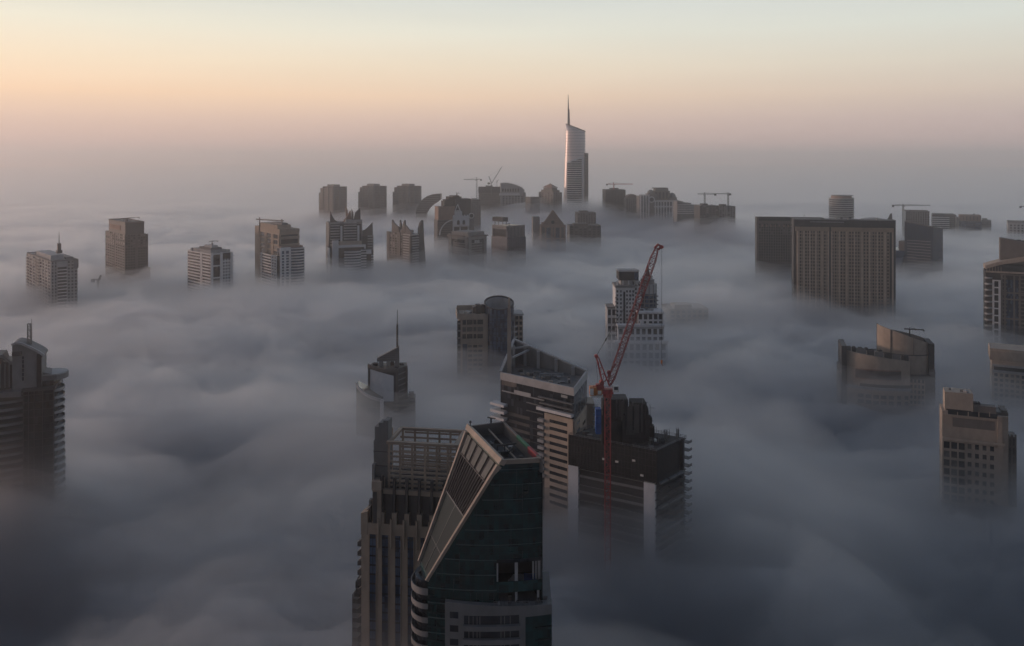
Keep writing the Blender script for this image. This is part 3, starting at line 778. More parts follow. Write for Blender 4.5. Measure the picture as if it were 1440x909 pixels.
b.part('gable_base', MB().box(b.u(639.5), b.u(650.5), 3, 8, zb, b.z(297.5)), 'white')
mb = MB(); mb.tube((b.u(663.5), 2, b.z(304)), (b.u(663.5), 4, b.z(304)), 4.6, 4.6, 20); b.part('rosette', mb, 'white')
mb = MB(); mb.tube((b.u(663.5), 1.5, b.z(304)), (b.u(663.5), 1.9, b.z(304)), 3.2, 3.2, 20); b.part('rosette_glass', mb, 'pane')
body(b, b.u(659), b.u(667.5), 2.5, 14, b.z(308), 'grey', 'side_block')
mb = MB(); prev = None
for i in range(9):
    a = math.pi/2 + math.pi/2 * i/8
    p = (b.u(640) + (b.u(640) - b.u(618.5)) * math.cos(a), 0.8, b.z(330) + (b.z(309) - b.z(330)) * math.sin(a))
    if prev: mb.bar(prev, p, 1.6)
    prev = p
b.part('flying_arch', mb, 'white')
b.maintenance_crane(b.u(643, 10), 12, b.z(275.5), 4.0, b.u(646, 10), 2, 'dark')

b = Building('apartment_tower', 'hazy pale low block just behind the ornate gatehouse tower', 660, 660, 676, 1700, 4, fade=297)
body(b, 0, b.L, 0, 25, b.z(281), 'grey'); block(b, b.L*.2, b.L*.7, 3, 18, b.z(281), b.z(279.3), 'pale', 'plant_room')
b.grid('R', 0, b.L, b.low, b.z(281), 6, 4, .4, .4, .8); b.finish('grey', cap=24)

# --- twin shaft tower with hat-like eaves
b = Building('residential_tower', 'grey twin-shaft tower with hat-like eaves and three pale window slots', 632, 658, 683.5, 1190, 45, fade=375)
L, W = b.L, b.Mv; ze = b.z(334)
body(b, 0, L, 0, W, ze, 'umber')
b.bands(b.wall, 'R', L*0.1, L*0.75, b.low, ze - 9, 3.5, 1.2, 0.7); b.bands(b.wall, 'L', 0, W*0.7, b.low, ze - 9, 3.5, 1.2, 0.7)
b.fbox(b.wall, 'R', 0, L*0.16, b.low, ze + 3, -.1, 1.8); b.fbox(b.wall, 'L', W*0.86, W, b.low, ze + 3, -.1, 1.8); b.fbox(b.wall, 'R', L*0.86, L, b.low, ze, -.1, 1.2); b.fbox(b.wall, 'L', 0, W*.12, b.low, ze, -.1, 1.2)
b.fbox(b.wall, 'R', L*.1, L, ze - 4, ze, -.1, .9); b.fbox(b.wall, 'L', 0, W*.9, ze - 4, ze, -.1, .9)
mb = MB(); b.fbox(mb, 'R', L*.2, L*.82, ze - 11, ze - 4.02, -.1, .3); b.fbox(mb, 'L', W*.2, W*.82, ze - 11, ze - 4.02, -.1, .3); b.part('sky_lobby_glazing', mb, 'pane')
for k in range(3): b.part('window_slot', MB().box(L*(.36 + .1*k), L*(.36 + .1*k) + 1.7, -.6, -.25, ze - 9.5, ze - 5), 'white')  # white panels painted in for bright fog seen through open slots
mb = MB(); o_ = 2.5
mb.prism([(L*.12, -o_), (L + o_, -o_), (L + o_, W*.5), (L*.12, W*.5)], ze, ze + 1.4); b.part('eave', mb, 'brown')
mb = MB(); mb.prism([(-o_, W*.2), (L*.1, W*.2), (L*.1, W + o_), (-o_, W + o_)], ze, ze + 1.4); b.part('eave', mb, 'brown')
block(b, L*.05, L*.95, W*.05, W*.95, ze + 0.01, b.z(327.5), 'grey', 'hat_storey')
b.mast(L*.1, W*.1, b.z(327.5), 4, .3)
b.finish('grey')

# --- dark blue tower with detached roof slab
b = Building('office_tower', 'dark blue glass tower with a raised roof slab on its left side', 691, 713, 739.5, 1249, 40, fade=366)
L, W = b.L, b.Mv; zs = b.z(335)
body(b, 0, L, 0, W, zs, 'navy')
body(b, 1.2, L - 1, 1.2, W - 1.5, b.z(319), 'navy', 'upper_block', zs)
w = MB()
for i in range(12): b.fbox(w, 'R', 2 + (L - 4)*i/12, 3.1 + (L-4)*i/12, zs, b.z(318.5), -.1, .8, off=1.2)
b.fbox(w, 'L', W*0.9, W - 1.5, zs, b.z(318), -.1, .8, off=1.2); b.fbox(w, 'L', 2, W*.9, b.z(323), b.z(318), -.1, .9, off=1.2); b.fbox(w, 'R', 1, L-1, b.z(319.5), b.z(318), -.1, .9, off=1.2)
b.part('ribs', w, 'grey')
b.part('recess', MB().box(.7, 1.18, 4, W*.85, b.z(334), b.z(324)), 'black')
w = MB(); b.bands(w, 'R', 0, L, b.low, zs - 1, 3.8, .5, .25); b.bands(w, 'L', 0, W, b.low, zs - 1, 3.8, .5, .25)
for i in range(9): b.fbox(w, 'R', L*i/8.4, L*i/8.4 + .7, b.low, zs - .5, -.1, .4)
b.part('mullions', w, 'navy')
zz = b.z(313); mb = MB(); mb.box(2, L*.34, W*.35, W*1.0, zz, b.z(307)); b.part('roof_slab', mb, 'dark')
mb = MB()
for x, y in ((4, W*.4), (L*.3, W*.4), (4, W*.9), (L*.3, W*.9)): mb.bar((x, y, b.z(319.5)), (x, y, zz), .9)
b.part('slab_posts', mb, 'steel')
b.maintenance_crane(L*.2, W*.1, b.z(319), 3.5, L*.02, 1.5)

# --- hazy pair with a curved roof
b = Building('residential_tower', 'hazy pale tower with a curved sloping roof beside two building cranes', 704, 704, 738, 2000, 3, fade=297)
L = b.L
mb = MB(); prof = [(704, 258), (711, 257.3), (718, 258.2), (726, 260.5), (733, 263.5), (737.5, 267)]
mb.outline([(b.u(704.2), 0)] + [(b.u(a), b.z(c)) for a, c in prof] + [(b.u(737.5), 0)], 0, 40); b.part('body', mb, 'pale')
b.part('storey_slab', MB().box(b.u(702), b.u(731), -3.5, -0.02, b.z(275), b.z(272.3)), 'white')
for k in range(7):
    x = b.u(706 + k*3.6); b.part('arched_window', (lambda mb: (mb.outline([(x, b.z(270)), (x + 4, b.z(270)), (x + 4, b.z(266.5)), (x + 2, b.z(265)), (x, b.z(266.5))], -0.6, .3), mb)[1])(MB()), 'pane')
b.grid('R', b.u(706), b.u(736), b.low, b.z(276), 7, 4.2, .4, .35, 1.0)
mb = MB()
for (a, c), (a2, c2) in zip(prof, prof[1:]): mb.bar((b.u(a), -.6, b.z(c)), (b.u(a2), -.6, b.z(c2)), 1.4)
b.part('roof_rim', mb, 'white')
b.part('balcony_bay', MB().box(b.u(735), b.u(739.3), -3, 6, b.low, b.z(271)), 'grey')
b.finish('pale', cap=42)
b = Building('tower_under_construction', 'hazy dark unfinished block with a flat top under the slim luffing crane', 673, 673, 706, 2030, 2, fade=296)
L = b.L; body(b, 0, L, 0, 40, b.z(263.5), 'brown')
w = MB(); b.bands(w, 'R', -.5, L + .5, b.low, b.z(263), 4, 1.2, 1.5); b.part('floor_slabs', w, 'grey')
b.part('screen', MB().box(-.6, L + .6, -1.9, -1.52, b.z(271), b.z(263)), 'umber')
b.part('core_wall', MB().box(L*.3, L*.6, 8, 25, b.z(263.5), b.z(261.5)), 'grey')
tower_crane('slim hazy hammerhead crane standing left of the curved-roof tower', 670.5, 1980, 285, 249.5, 652, 677.5, 'steel', 2.4)
# luffing crane on the unfinished block
D = 2025; s_ = D/FPX; Z = lambda py: CAM_Z - (py-HORIZON)*s_
t = thing('tower_crane', 'slim hazy luffing crane with raised jib on the dark unfinished block', 'crane', (px_at(691, D), D, 0), 0, 'tower cranes on far construction sites')
mb = MB(); mb.truss((0,0,Z(275)), (0,0,Z(257.5)), 2.4, 3, .35); mb.obj('mast', 'steel', t)
mb = MB(); mb.truss((1,0,Z(257.5)), (X0 := (706-691)*s_, 0, Z(234.5)), 2.0, 3, .3, up=(0,1,0), taper=.6); mb.obj('jib', 'steel', t)
mb = MB(); mb.truss((0,0,Z(257.5)), (-6,0,Z(248.5)), 1.6, 3, .3, up=(0,1,0)); mb.bar((-6,0,Z(248.5)), (X0*.9,0,Z(236.5)), .22); mb.obj('apex_frame', 'steel', t)
mb = MB(); mb.box(-9,-3,-1.5,1.5,Z(259.5),Z(257)); mb.obj('counterweight', 'dark', t)
mb = MB(); mb.bar((12,0,Z(257)), (18,0,Z(252.5)), .8); mb.bar((13.5,0,Z(263.5)),(13.5,0,Z(254)),1); mb.obj('boom_rest', 'steel', t)

# --- brown tower with stepped pointed roof
b = Building('residential_tower', 'brown tower with a stepped pointed roof, left of the tallest tower', 758, 778, 790, 1900, 30, fade=295)
L, W = b.L, b.Mv
body(b, 0, L, 0, W, b.z(271), 'brown')
for k, py in ((.1, 268), (.2, 265)): block(b, L*k, L*(1-k), W*k, W*(1-k), b.z(271), b.z(py), 'brown', 'roof_step')
mb = MB(); cx, cy = L*.5, W*.5; zr = b.z(264.5)
q = [(L*.15, W*.15), (L*.85, W*.15), (L*.85, W*.85), (L*.15, W*.85)]
mb.add([(x, y, zr) for x, y in q] + [(cx, cy, b.z(258.8))], [(0,1,4), (1,2,4), (2,3,4), (3,0,4), (3,2,1,0)]); b.part('pointed_roof', mb, 'terra')
b.grid('R', 0, L, b.low, b.z(272), 4, 4, .4, .4, .9); b.grid('L', 0, W, b.low, b.z(272), 5, 4, .4, .4, .9)
body(b, b.u(746, 10) , b.u(759, 10), 10, 32, b.z(277), 'brown', 'left_shoulder'); body(b, b.u(749, 8), b.u(759, 8), 8, 30, b.z(280), 'grey', 'left_shoulder')
b.finish('brown', cap=30)

# --- terracotta tower with a gable
b = Building('residential_tower', 'terracotta tower with a triangular gable front rising from the fog', 760, 760, 795.5, 1400, 4, fade=345)
L = b.L; zt = b.z(317.5)
body(b, 0, L, 0, 34, zt, 'brown'); body(b, b.u(749.5, 12), -0.02, 12, 34, b.z(306), 'grey', 'rear_wing')
mb = MB(); mb.outline([(b.u(762.5), zt), (b.u(793), zt), (b.u(777.5), b.z(297))], 1.5, 12); b.part('gable', mb, 'terra')
mb = MB()
for a, c in ((762.5, 777.5), (793, 777.5)): mb.bar((b.u(a), 1, zt), (b.u(c), 1, b.z(296.5)), 2.2)
mb.bar((b.u(770), 1, b.z(309)), (b.u(785), 1, b.z(309)), 1.6); b.part('gable_rim', mb, 'terra')
mb = MB(); mb.tube((b.u(777.5), .2, b.z(313)), (b.u(777.5), 1.4, b.z(313)), 3, 3, 16); b.part('round_window', mb, 'pane')
w = MB()
for px in (760, 766, 775, 779, 787, 793): b.fbox(w, 'R', b.u(px), b.u(px) + 2.6, b.low, zt + .5, -.1, 1.8)
b.fbox(w, 'R', 0, L, b.z(320), zt + 1.2, -.1, 2.1); b.fbox(w, 'R', 0, L, b.z(337), b.z(335), -.1, 1.4); b.part('pilasters', w, 'terra')
for px in (768.3, 781.5): b.part('tall_window', MB().box(b.u(px), b.u(px) + 6.3, -.4, .1, b.low, b.z(321)), 'blue')
for px, py in ((764, 313), (790, 313)): b.part('corner_turret', MB().box(b.u(px) - 2.5, b.u(px) + 2.5, 2, 7, zt, b.z(py)), 'terra')

# --- low roofs veiled by the fog
for (a, c, D, py, lab, m) in ((801, 845, 1450, 318, 'low dark block almost swallowed by fog right of the terracotta gable tower', 'umber'), (812, 838, 1650, 300, 'small veiled grey block in the fog below the tallest tower', 'brown'), (942, 996, 830, 436, 'faint flat roof just breaking the fog right of the white stepped tower', 'beige')):
    b = Building('apartment_tower', lab, a, a, c, D, 5, fade=py + 8)
    body(b, 0, b.L, 0, 30, b.z(py), m); block(b, b.L*.15, b.L*.6, 4, 20, b.z(py), b.z(py) + 4, m, 'plant_room')
    b.parapet(-.2, b.L + .2, -.2, 30.2, b.z(py) - .5, 1.4, .5, m); b.grid('R', 0, b.L, b.low, b.z(py) - 1, 7, 4, .4, .4, .6); b.finish(m, cap=14)

# ================================================================== the tallest tower
D = 2000; s_ = D / FPX; X = lambda px: (px - 810) * s_; Z = lambda py: CAM_Z - (py - HORIZON) * s_
t = thing('skyscraper', 'tallest pale slender tower with a slanted top and a needle spire', 'building', (px_at(810, D), D, 0))
def lens(z):
    """plan: a rounded shell bulging to the left, straight on the right"""
    k = (Z(175) - z) / (Z(175) - Z(290)); xl = X(796.5) - k * 6.5; xr = X(824)
    cx = (xl + xr) / 2; rx = (xr - xl) / 2
    return [(cx + rx * math.cos(R(a)), 16 + (16 * math.sin(R(a)))) for a in range(180, 541, 10)][:-1]
levels = [0, Z(290), Z(250), Z(215), Z(186)]
vs, fs = [], []
rings = [lens(z) for z in levels]; n = len(rings[0])
for r, z in zip(rings, levels): vs += [(x, y, z) for x, y in r]
top = lens(Z(180)); ztop = lambda x: Z(175) + (Z(185.5) - Z(175)) * (x - X(797.5)) / (X(824) - X(797.5))
vs += [(x, y, ztop(x)) for x, y in top]
for k in range(5):
    for i in range(n): fs.append((k*n+i, k*n+(i+1) % n, (k+1)*n+(i+1) % n, (k+1)*n+i))
fs.append(tuple(range(5*n, 6*n)))
mb = MB(); mb.add(vs, fs); o = mb.obj('shell', 'shell', t)
for p in o.data.polygons: p.use_smooth = len(p.vertices) == 4
mb = MB()                                                           # thin joints round the shell
for py in range(183, 222, 4): mb.strip([(x, y) for x, y in lens(Z(py)) if y < 16.5], 0.0, 0.25, Z(py), Z(py) + 0.5)
mb.obj('shell_joints', 'grey', t)
rec = [(798.5, 228.5), (818, 221)]
mb = MB()
fr = lambda px, o_=0.0: (X(px), 16 - 16 * math.sqrt(max(0, 1 - ((X(px) - (X(795.5) + X(824))/2) / ((X(824) - X(795.5))/2 + 3)) ** 2)) - o_)
pts = [fr(798 + i * 2.0) for i in range(11)]
mb.strip(pts, -0.4, 0.9, 0, [Z(228.5) + (Z(221) - Z(228.5)) * i / 10 for i in range(11)]); mb.obj('balcony_recess', 'slate', t)
mb = MB(); k = 0
for j in range(24):
    py = 224 + j * 3.0
    if py > 300: break
    i0 = 0
    while i0 < 10 and 228.5 - 7.5 * i0 / 10 > py - 0.5: i0 += 1
    if i0 < 9: mb.strip(pts[i0:], 0.95, 2.4, Z(py), Z(py) + 2.2)
mb.obj('balcony_bands', 'white', t)
mb = MB(); mb.strip([(x, y - .0) for x, y in pts], -.1, 3.0, [Z(230) + (Z(222.5) - Z(230)) * i / 10 for i in range(11)], [Z(228) + (Z(220.5) - Z(228)) * i / 10 for i in range(11)]); mb.obj('recess_hood', 'white', t)
mb = MB(); mb.box(X(818.3), X(820.3), -2.5, 6, 0, Z(221)); mb.obj('edge_fin', 'white', t)
mb = MB(); mb.box(X(822), X(827.7), 8, 34, 0, Z(215.5)); sl = mb.obj('rear_slab', 'umber', t)
mb = MB()
for j in range(20): mb.box(X(822), X(827.9), 7.4, 7.98, Z(218 + 4*j), Z(218 + 4*j) + 1.6)
mb.obj('slab_bands', 'grey', t)
mb = MB(); mb.tube((X(800.4), 16, Z(178)), (X(800.2), 16, Z(153.5)), 3.4, 2.2, 10); mb.tube((X(799.9), 16, Z(153.5)), (X(799.6), 16, Z(132.5)), 1.6, 0.5, 8); mb.obj('spire', 'umber', t)
mb = MB()
ring = [(x, y) for x, y in lens(Z(180))]
mb.strip(ring, -0.5, 0.6, [ztop(x) - .5 for x, y in ring], [ztop(x) + 1.6 for x, y in ring], closed=True); mb.obj('roof_rim', 'umber', t)

# ================================================================== far row right of the tallest tower
b = Building('tower_under_construction', 'dark square unfinished block with a red crane on top, right of the tallest tower', 851.5, 851.5, 879.5, 1900, 3, fade=298)
L = b.L; body(b, 0, L, 0, 45, b.z(267), 'umber')
w = MB(); b.bands(w, 'R', -.6, L + .6, b.low, b.z(268), 4, 1.1, 1.4)
for i in range(7): b.fbox(w, 'R', L*i/6.3, L*i/6.3 + 1.6, b.low, b.z(268), -.1, 1.0)
b.part('floor_slabs', w, 'dark'); block(b, L*.3, L*.68, 8, 30, b.z(267), b.z(265), 'umber', 'core_wall')
tower_crane('small reddish hammerhead crane on the dark square unfinished block', 863, 1905, 275, 256.5, 890, 852.5, 'red', 2.2, py_jib=259.5)
b = Building('residential_tower', 'hazy low tower with a rounded dome top between unfinished block and white colonnade', 880.5, 880.5, 899, 1870, 3, fade=302)
L = b.L; body(b, 0, L, 0, 30, b.z(279), 'grey')
mb = MB(); mb.outline([(1, b.z(279))] + [(L/2 - (L/2 - 2) * math.cos(math.pi*i/10), b.z(279) + (b.z(273.5) - b.z(279)) * math.sin(math.pi*i/10)) for i in range(11)] + [(L - 1, b.z(279))], 2, 26); b.part('barrel_roof', mb, 'brown')
b.grid('R', 0, L, b.low, b.z(280), 6, 4, .4, .4, .8); b.finish('grey', cap=24)
# ornate palace-like tower
b = Building('ornate_tower', 'ornate pale tower with white columns, round window and two small domes', 899, 899, 952.5, 1800, 3, fade=306)
L = b.L
body(b, 0, b.u(913), 0, 30, b.z(276), 'grey', 'colonnade_block')
for k in range(4): b.part('column', MB().box(b.u(900 + 3.8*k), b.u(901.6 + 3.8*k), -2.6, -.02, b.low, b.z(275)), 'white')
b.part('cornice', MB().box(-.5, b.u(913.5), -3, .5, b.z(275), b.z(273.6)), 'white')
body(b, b.u(912), b.u(924), 2, 30, b.z(273), 'brown', 'arch_block')
mb = MB(); mb.tube((b.u(916.5), .3, b.z(281)), (b.u(916.5), 1.9, b.z(281)), 7, 7, 20); b.part('round_window_rim', mb, 'white')
mb = MB(); mb.tube((b.u(916.5), 0, b.z(281)), (b.u(916.5), .28, b.z(281)), 4.6, 4.6, 20); b.part('round_window', mb, 'pane')
body(b, b.u(920), b.u(943), 6, 34, b.z(269), 'brown', 'centre_block'); block(b, b.u(923), b.u(941), 8, 30, b.z(269), b.z(266), 'grey', 'crown_step')
mb = MB(); mb.box(b.u(921), b.u(940.5), 7, 32, b.z(265.8), b.z(264.6)); b.part('roof_slab', mb, 'umber')
def dome(b, px, py, r, y, m='grey'):
    mb = MB(); cx, z0 = b.u(px), b.z(py); rows = 5; vs = []; fs = []
    for j in range(rows + 1):
        a = math.pi/2 * j / rows
        vs += [(cx + r*math.cos(a)*math.cos(2*math.pi*i/14), y + r*math.cos(a)*math.sin(2*math.pi*i/14), z0 + 1.15*r*math.sin(a)) for i in range(14)]
    for j in range(rows):
        for i in range(14): fs.append((j*14+i, j*14+(i+1) % 14, (j+1)*14+(i+1) % 14, (j+1)*14+i))
    mb.add(vs, fs); return b.part('dome', mb, m)
dome(b, 916.5, 272.9, 7.5, 12); dome(b, 947, 278, 8.5, 12)
body(b, b.u(941), b.u(952.5), 3, 30, b.z(278), 'brown', 'right_block')
w = MB()
for k in range(8): w.box(b.u(921 + 4*k), b.u(922.5 + 4*k), 1.0, 2.98, b.low, b.z(283))
w.box(b.u(920), b.u(952.5), .6, 2.97, b.z(284), b.z(282.2)); w.box(b.u(920), b.u(952.5), .6, 2.97, b.z(292), b.z(290.5)); b.part('arcade_frame', w, 'white')
mb = MB(); mb.box(b.u(920), b.u(952), 2.2, 2.99, b.low, b.z(284)); b.part('arcade_glazing', mb, 'pane')
for k in range(4): mb = MB(); mb.box(b.u(922.5 + 5*k), b.u(925 + 5*k), 4.9, 5.98, b.z(280), b.z(271)); b.part('tall_window', mb, 'pane')
# terraced blocks
b = Building('apartment_tower', 'low terraced pale block stepping down beside the ornate domed tower', 952, 952, 984, 1700, 4, fade=306)
L = b.L
for a, c, py, y in ((952, 960, 283.5, 6), (957, 972, 286, 4), (965, 984, 289, 2)): body(b, b.u(a, y), b.u(c, y), y, 36, b.z(py), 'grey', 'terrace_block')
w = MB()
for py in (289, 292, 295, 298, 301): w.box(b.u(953), b.u(984), .5, 1.98, b.z(py), b.z(py) + 1.6)
b.part('balcony_bands', w, 'white')
b.part('roof_beam', (lambda mb: (mb.bar((b.u(953), 6, b.z(282)), (b.u(966), 6, b.z(286)), 1.6), mb)[1])(MB()), 'pale')
for i, (a, c, py, lab) in enumerate(((984, 1010, 289.5, 'dark unfinished block under a grey crane, left one of the far pair'), (1011.5, 1034, 290.5, 'dark unfinished block with white corner, right one of the far pair'))):
    b = Building('tower_under_construction', lab, a, a, c, 1600, 6, fade=316)
    L = b.L; body(b, 0, L, 0, 34, b.z(py), 'umber')
    b.grid('R', 0, L, b.low, b.z(py), 6, 3.8, .3, .4, .8)
    if i: b.fbox(b.wall, 'R', L*.4, L*.5, b.low, b.z(py) + .4, -.1, 1.2)
    b.finish('dark' if not i else 'grey', cap=40)
    b.part('core_wall', MB().box(L*.2, L*.5, 6, 20, b.z(py), b.z(py) + 3.4), 'dark')
tower_crane('grey hammerhead crane above the far dark pair, the left one with jib leftward', 991, 1610, 292, 270.5, 981, 1007, 'steel', 2.2, py_jib=273.5)
tower_crane('grey hammerhead crane above the far dark pair, the right one near the white corner', 1024, 1610, 292, 271, 1004, 1028, 'steel', 2.2, py_jib=273.2)

# ================================================================== right side, far
b = Building('office_tower', 'round banded tower peeking over the long beige slab block', 1173, 1173, 1206, 1800, 0, fade=315)
L = b.L; r = L / 2; cz = b.z(279.5)
mb = MB(); mb.prism(ring_pts(r, r, r, r, 36), 0, cz); b.part('body', mb, 'glass')
w = MB(); z = cz
while z > 120: w.strip(ring_pts(r, r, r, r, 36), -.2, .9, z - 2.0, z, closed=True); z -= 4.6
b.part('floor_bands', w, 'pale')
mb = MB(); mb.prism(ring_pts(r, r, r*.84, r*.84, 30), cz, b.z(276.3)); b.part('crown', mb, 'terra')
mb = MB(); mb.prism(ring_pts(r + 2, r, r*.9, r*.9, 30), b.z(276.2), b.z(275.4)); b.part('roof_disc', mb, 'grey')
b.part('edge_fin', MB().box(L - 2, L + .9, r - 4, r + 4, 0, b.z(279)), 'umber')

b = Building('hotel_block', 'lower-roofed rear beige slab with a pale roof sign panel, left of the long slab', 1064, 1158, 1158, 1075, 80, fade=388)
W = b.Mv; zt = b.z(307)
body(b, 0, 18, 0, W, zt, 'umber')
b.grid('L', W*.02, W*.97, b.low, b.z(316), 26, 3.6, .42, .34, 1.0)
b.fbox(b.wall, 'L', 0, W, b.z(316), b.z(312), -.1, 1.1); b.fbox(b.wall, 'L', W*.965, W, b.low, b.z(306), -.1, 1.3)
b.part('roof_sign', (lambda mb: (b.fbox(mb, 'L', W*.5, W*.985, b.z(311), b.z(306), .1, .8), mb)[1])(MB()), 'slate')
b.part('parapet', (lambda mb: (b.fbox(mb, 'L', -.2, W*.5, b.z(311.9), b.z(306.4), -.1, .6), mb)[1])(MB()), 'umber')
mb = MB()
for k in range(14): b.fbox(mb, 'L', W*(.06 + .065*k), W*(.06 + .065*k) + 1.7, b.z(320.5), b.z(317), 1.0, 1.25)
b.part('vent_panels', mb, 'terra')
b.mast(3, W*.28, zt, 5, .4); b.finish('brown')

b = Building('hotel_block', 'long beige slab block with rows of small windows and a dark roof band', 1116, 1258, 1258, 872, 78, fade=425)
W, L = b.Mv, 18.0; zt = b.z(311)
b.low = 75
body(b, 0, L, 0, W, zt, 'umber')
gap = W * (1 - (1168 - 1116) / 142)
b.grid('L', W*.05, gap - 1.2, b.low, b.z(327), 20, 3.55, .46, .42, .9); b.grid('L', gap + 1.2, W*.97, b.low, b.z(327), 12, 3.55, .46, .42, .9)
for k in range(9): b.part('facade_rib', (lambda mb: (b.fbox(mb, 'L', gap*(.02 + .118*k), gap*(.02 + .118*k) + 1.5, b.low, b.z(327), .92, 1.6), mb)[1])(MB()), 'rib')
for k in range(6): c = gap + 1.2 + (W*.97 - gap - 3)*k/5; b.part('facade_rib', (lambda mb: (b.fbox(mb, 'L', c, c + 1.5, b.low, b.z(327), .92, 1.6), mb)[1])(MB()), 'rib')
b.fbox(b.wall, 'L', W*.01, gap - 1, b.z(327), b.z(321), -.1, 1.7); b.fbox(b.wall, 'L', gap + 1, W*.985, b.z(327), b.z(321), -.1, 1.7)
b.part('roof_band', (lambda mb: (b.fbox(mb, 'L', -.3, W + .3, b.z(320.6), b.z(310.5), -.2, 2.2), mb)[1])(MB()), 'umber')
b.part('downlight_strip', (lambda mb: (b.fbox(mb, 'L', W*.5, W*.84, b.z(314.2), b.z(313.2), 2.25, 2.5), mb)[1])(MB()), 'pale')
b.part('end_wall', MB().box(-.8, L, -.9, -.02, 0, b.z(309.8)), 'umber')
b.part('roof', MB().box(1, L - 1, 2, W - 1, zt + .01, zt + .5), 'roof')
b.clutter(1, L - 1, W*.1, W*.9, zt + .5, 9, 11)
b.finish('hotel', cap=100, dim=.2)

b = Building('office_tower', 'low curved-roof hall with a small pointed fin behind the long slab', 1214, 1214, 1256, 1500, -15, fade=330)
L = b.L; mb = MB(); mb.outline([(0, 0), (0, b.z(309))] + [(L*.76*i/10, b.z(309) + (b.z(306.8) - b.z(309)) * math.sin(math.pi*i/10)) for i in range(11)] + [(L, b.z(310)), (L, 0)], 0, 30); b.part('body', mb, 'pale')
mb = MB(); mb.outline([(b.u(1247), b.z(311)), (b.u(1251), b.z(305)), (b.u(1252.5), b.z(300.5)), (b.u(1255), b.z(300)), (b.u(1255.5), b.z(311))], 4, 8); b.part('fin', mb, 'umber')
mb = MB()
for i in range(6): mb.box(L*.1*i + 2, L*.1*i + 3, -.5, -.02, b.z(315), b.z(309.6))
b.part('roof_ribs', mb, 'grey')

# --- dark blue sloped-top office block and its podium
b = Building('office_tower', 'dark blue office block with a sloping roofline, right of the long slab', 1272, 1312, 1326, 1116, 42, fade=382)
W, L = b.Mv, b.L; zl, zc, zr = b.z(311.5, b.D + 30), b.z(319.5), b.z(324)
mb = MB(); mb.prism([(0, 0), (L, 0), (L, W), (0, W)], 0, [zc, zr, zr + (zl - zc), zl]); b.part('body', mb, 'navy')
w = MB(); z = b.z(340)
while z > b.low: b.fbox(w, 'L', W*.08, W*.9, z - .9, z, -.1, .35); z -= 3.9
b.part('floor_bands', w, 'grey')
w = MB(); z = b.z(330)
while z > b.low: b.fbox(w, 'R', .3, L - .3, z - .5, z, -.1, .3); z -= 3.9
for k in range(12): b.fbox(w, 'L', W*k/11.3, W*k/11.3 + .5, b.low, b.z(326), -.1, .22)
b.part('mullions', w, 'navy')
w = MB(); w.bar((0, W, zl), (0, 0, zc), 1.2); w.bar((0, 0, zc), (L, 0, zr), 1.2); b.part('roof_rim', w, 'umber')
mb = MB(); q = [(b.u(1252, 50), 0), (b.u(1252, 50), b.z(372, 1190)), (b.u(1262, 50), b.z(349, 1190)), (b.u(1273, 50), b.z(347, 1190)), (b.u(1273, 50), 0)]
mb.outline(q, W + 1, W + 24); b.part('low_wing', mb, 'navy')
b.part('low_wing_roof', MB().box(b.u(1263, 50), b.u(1270, 50), W + 3, W + 12, b.z(349, 1190), b.z(336, 1190)), 'umber')

b = Building('office_tower', 'pale gridded office block just behind the dark blue sloped block', 1273.5, 1273.5, 1307, 1520, -20, fade=335)
L = b.L; body(b, 0, L, 0, 40, b.z(298), 'glass'); b.grid('R', 0, L, b.low, b.z(298), 10, 4, .4, .3, .9); b.parapet(-.3, L + .3, -1.1, 40, b.z(298), 1.5, .6, 'grey'); b.clutter(3, L - 3, 4, 30, b.z(298), 4, 3); b.finish('grey', cap=60)
b = Building('residential_tower', 'hazy white-banded block between the gridded block and the beige topped block', 1311, 1311, 1345, 1850, -24, fade=322)
L = b.L; body(b, 0, L, 0, 40, b.z(302), 'umber'); w = MB(); b.bands(w, 'R', 0, L*.72, b.low, b.z(305), 4.4, 2.0, 1.4); b.part('floor_bands', w, 'white'); block(b, 1, L*.9, 2, 38, b.z(302), b.z(301), 'umber', 'roof_slab')
w = MB(); b.bands(w, 'R', L*.75, L, b.low, b.z(305), 4.4, 1.4, .8); b.part('side_bands', w, 'grey')
b = Building('office_tower', 'hazy dark block with a beige upper storey, far right row', 1345, 1345, 1380.5, 1800, -24, fade=325)
L = b.L; body(b, L*.1, L, 0, 40, b.z(311), 'blue'); body(b, L*.14, L*.98, 3, 38, b.z(302.5), 'terra', 'upper_storey', b.z(311)); body(b, 0, L*.1, 4, 36, b.z(306), 'grey', 'stair_tower')
w = MB(); b.bands(w, 'R', L*.1, L, b.low, b.z(312), 4.4, .8, .5)
for k in range(7): b.fbox(w, 'R', L*(.12 + .14*k), L*(.12 + .14*k) + 1.2, b.z(310), b.z(304), -3, -2.4)
b.part('floor_bands', w, 'umber'); b.clutter(L*.2, L*.8, 6, 30, b.z(302.5), 4, 5)
b = Building('apartment_tower', 'faint small grey block at the right end of the hazy dark block', 1380.5, 1380.5, 1394, 1850, -25, fade=325)
L = b.L; body(b, 0, L, 0, 30, b.z(310), 'grey'); block(b, 2, L*.6, 2, 20, b.z(310), b.z(307.5), 'grey', 'plant_room'); b.grid('R', 0, L, b.low, b.z(310), 4, 4, .4, .4, .7); b.finish('grey', cap=16)
b = Building('office_tower', 'pale panelled block at the far right edge above the corner balcony tower', 1417.5, 1417.5, 1462, 1700, -27, fade=328)
L = b.L; body(b, 0, L, 0, 40, b.z(313), 'pale'); b.parapet(-.2, L, -.2, 40, b.z(313), 2, .6, 'grey'); b.grid('R', 2, L, b.low, b.z(316), 8, 5, .45, .4, .7); b.clutter(4, L*.5, 4, 30, b.z(313), 4, 9); b.finish('pale', cap=30)
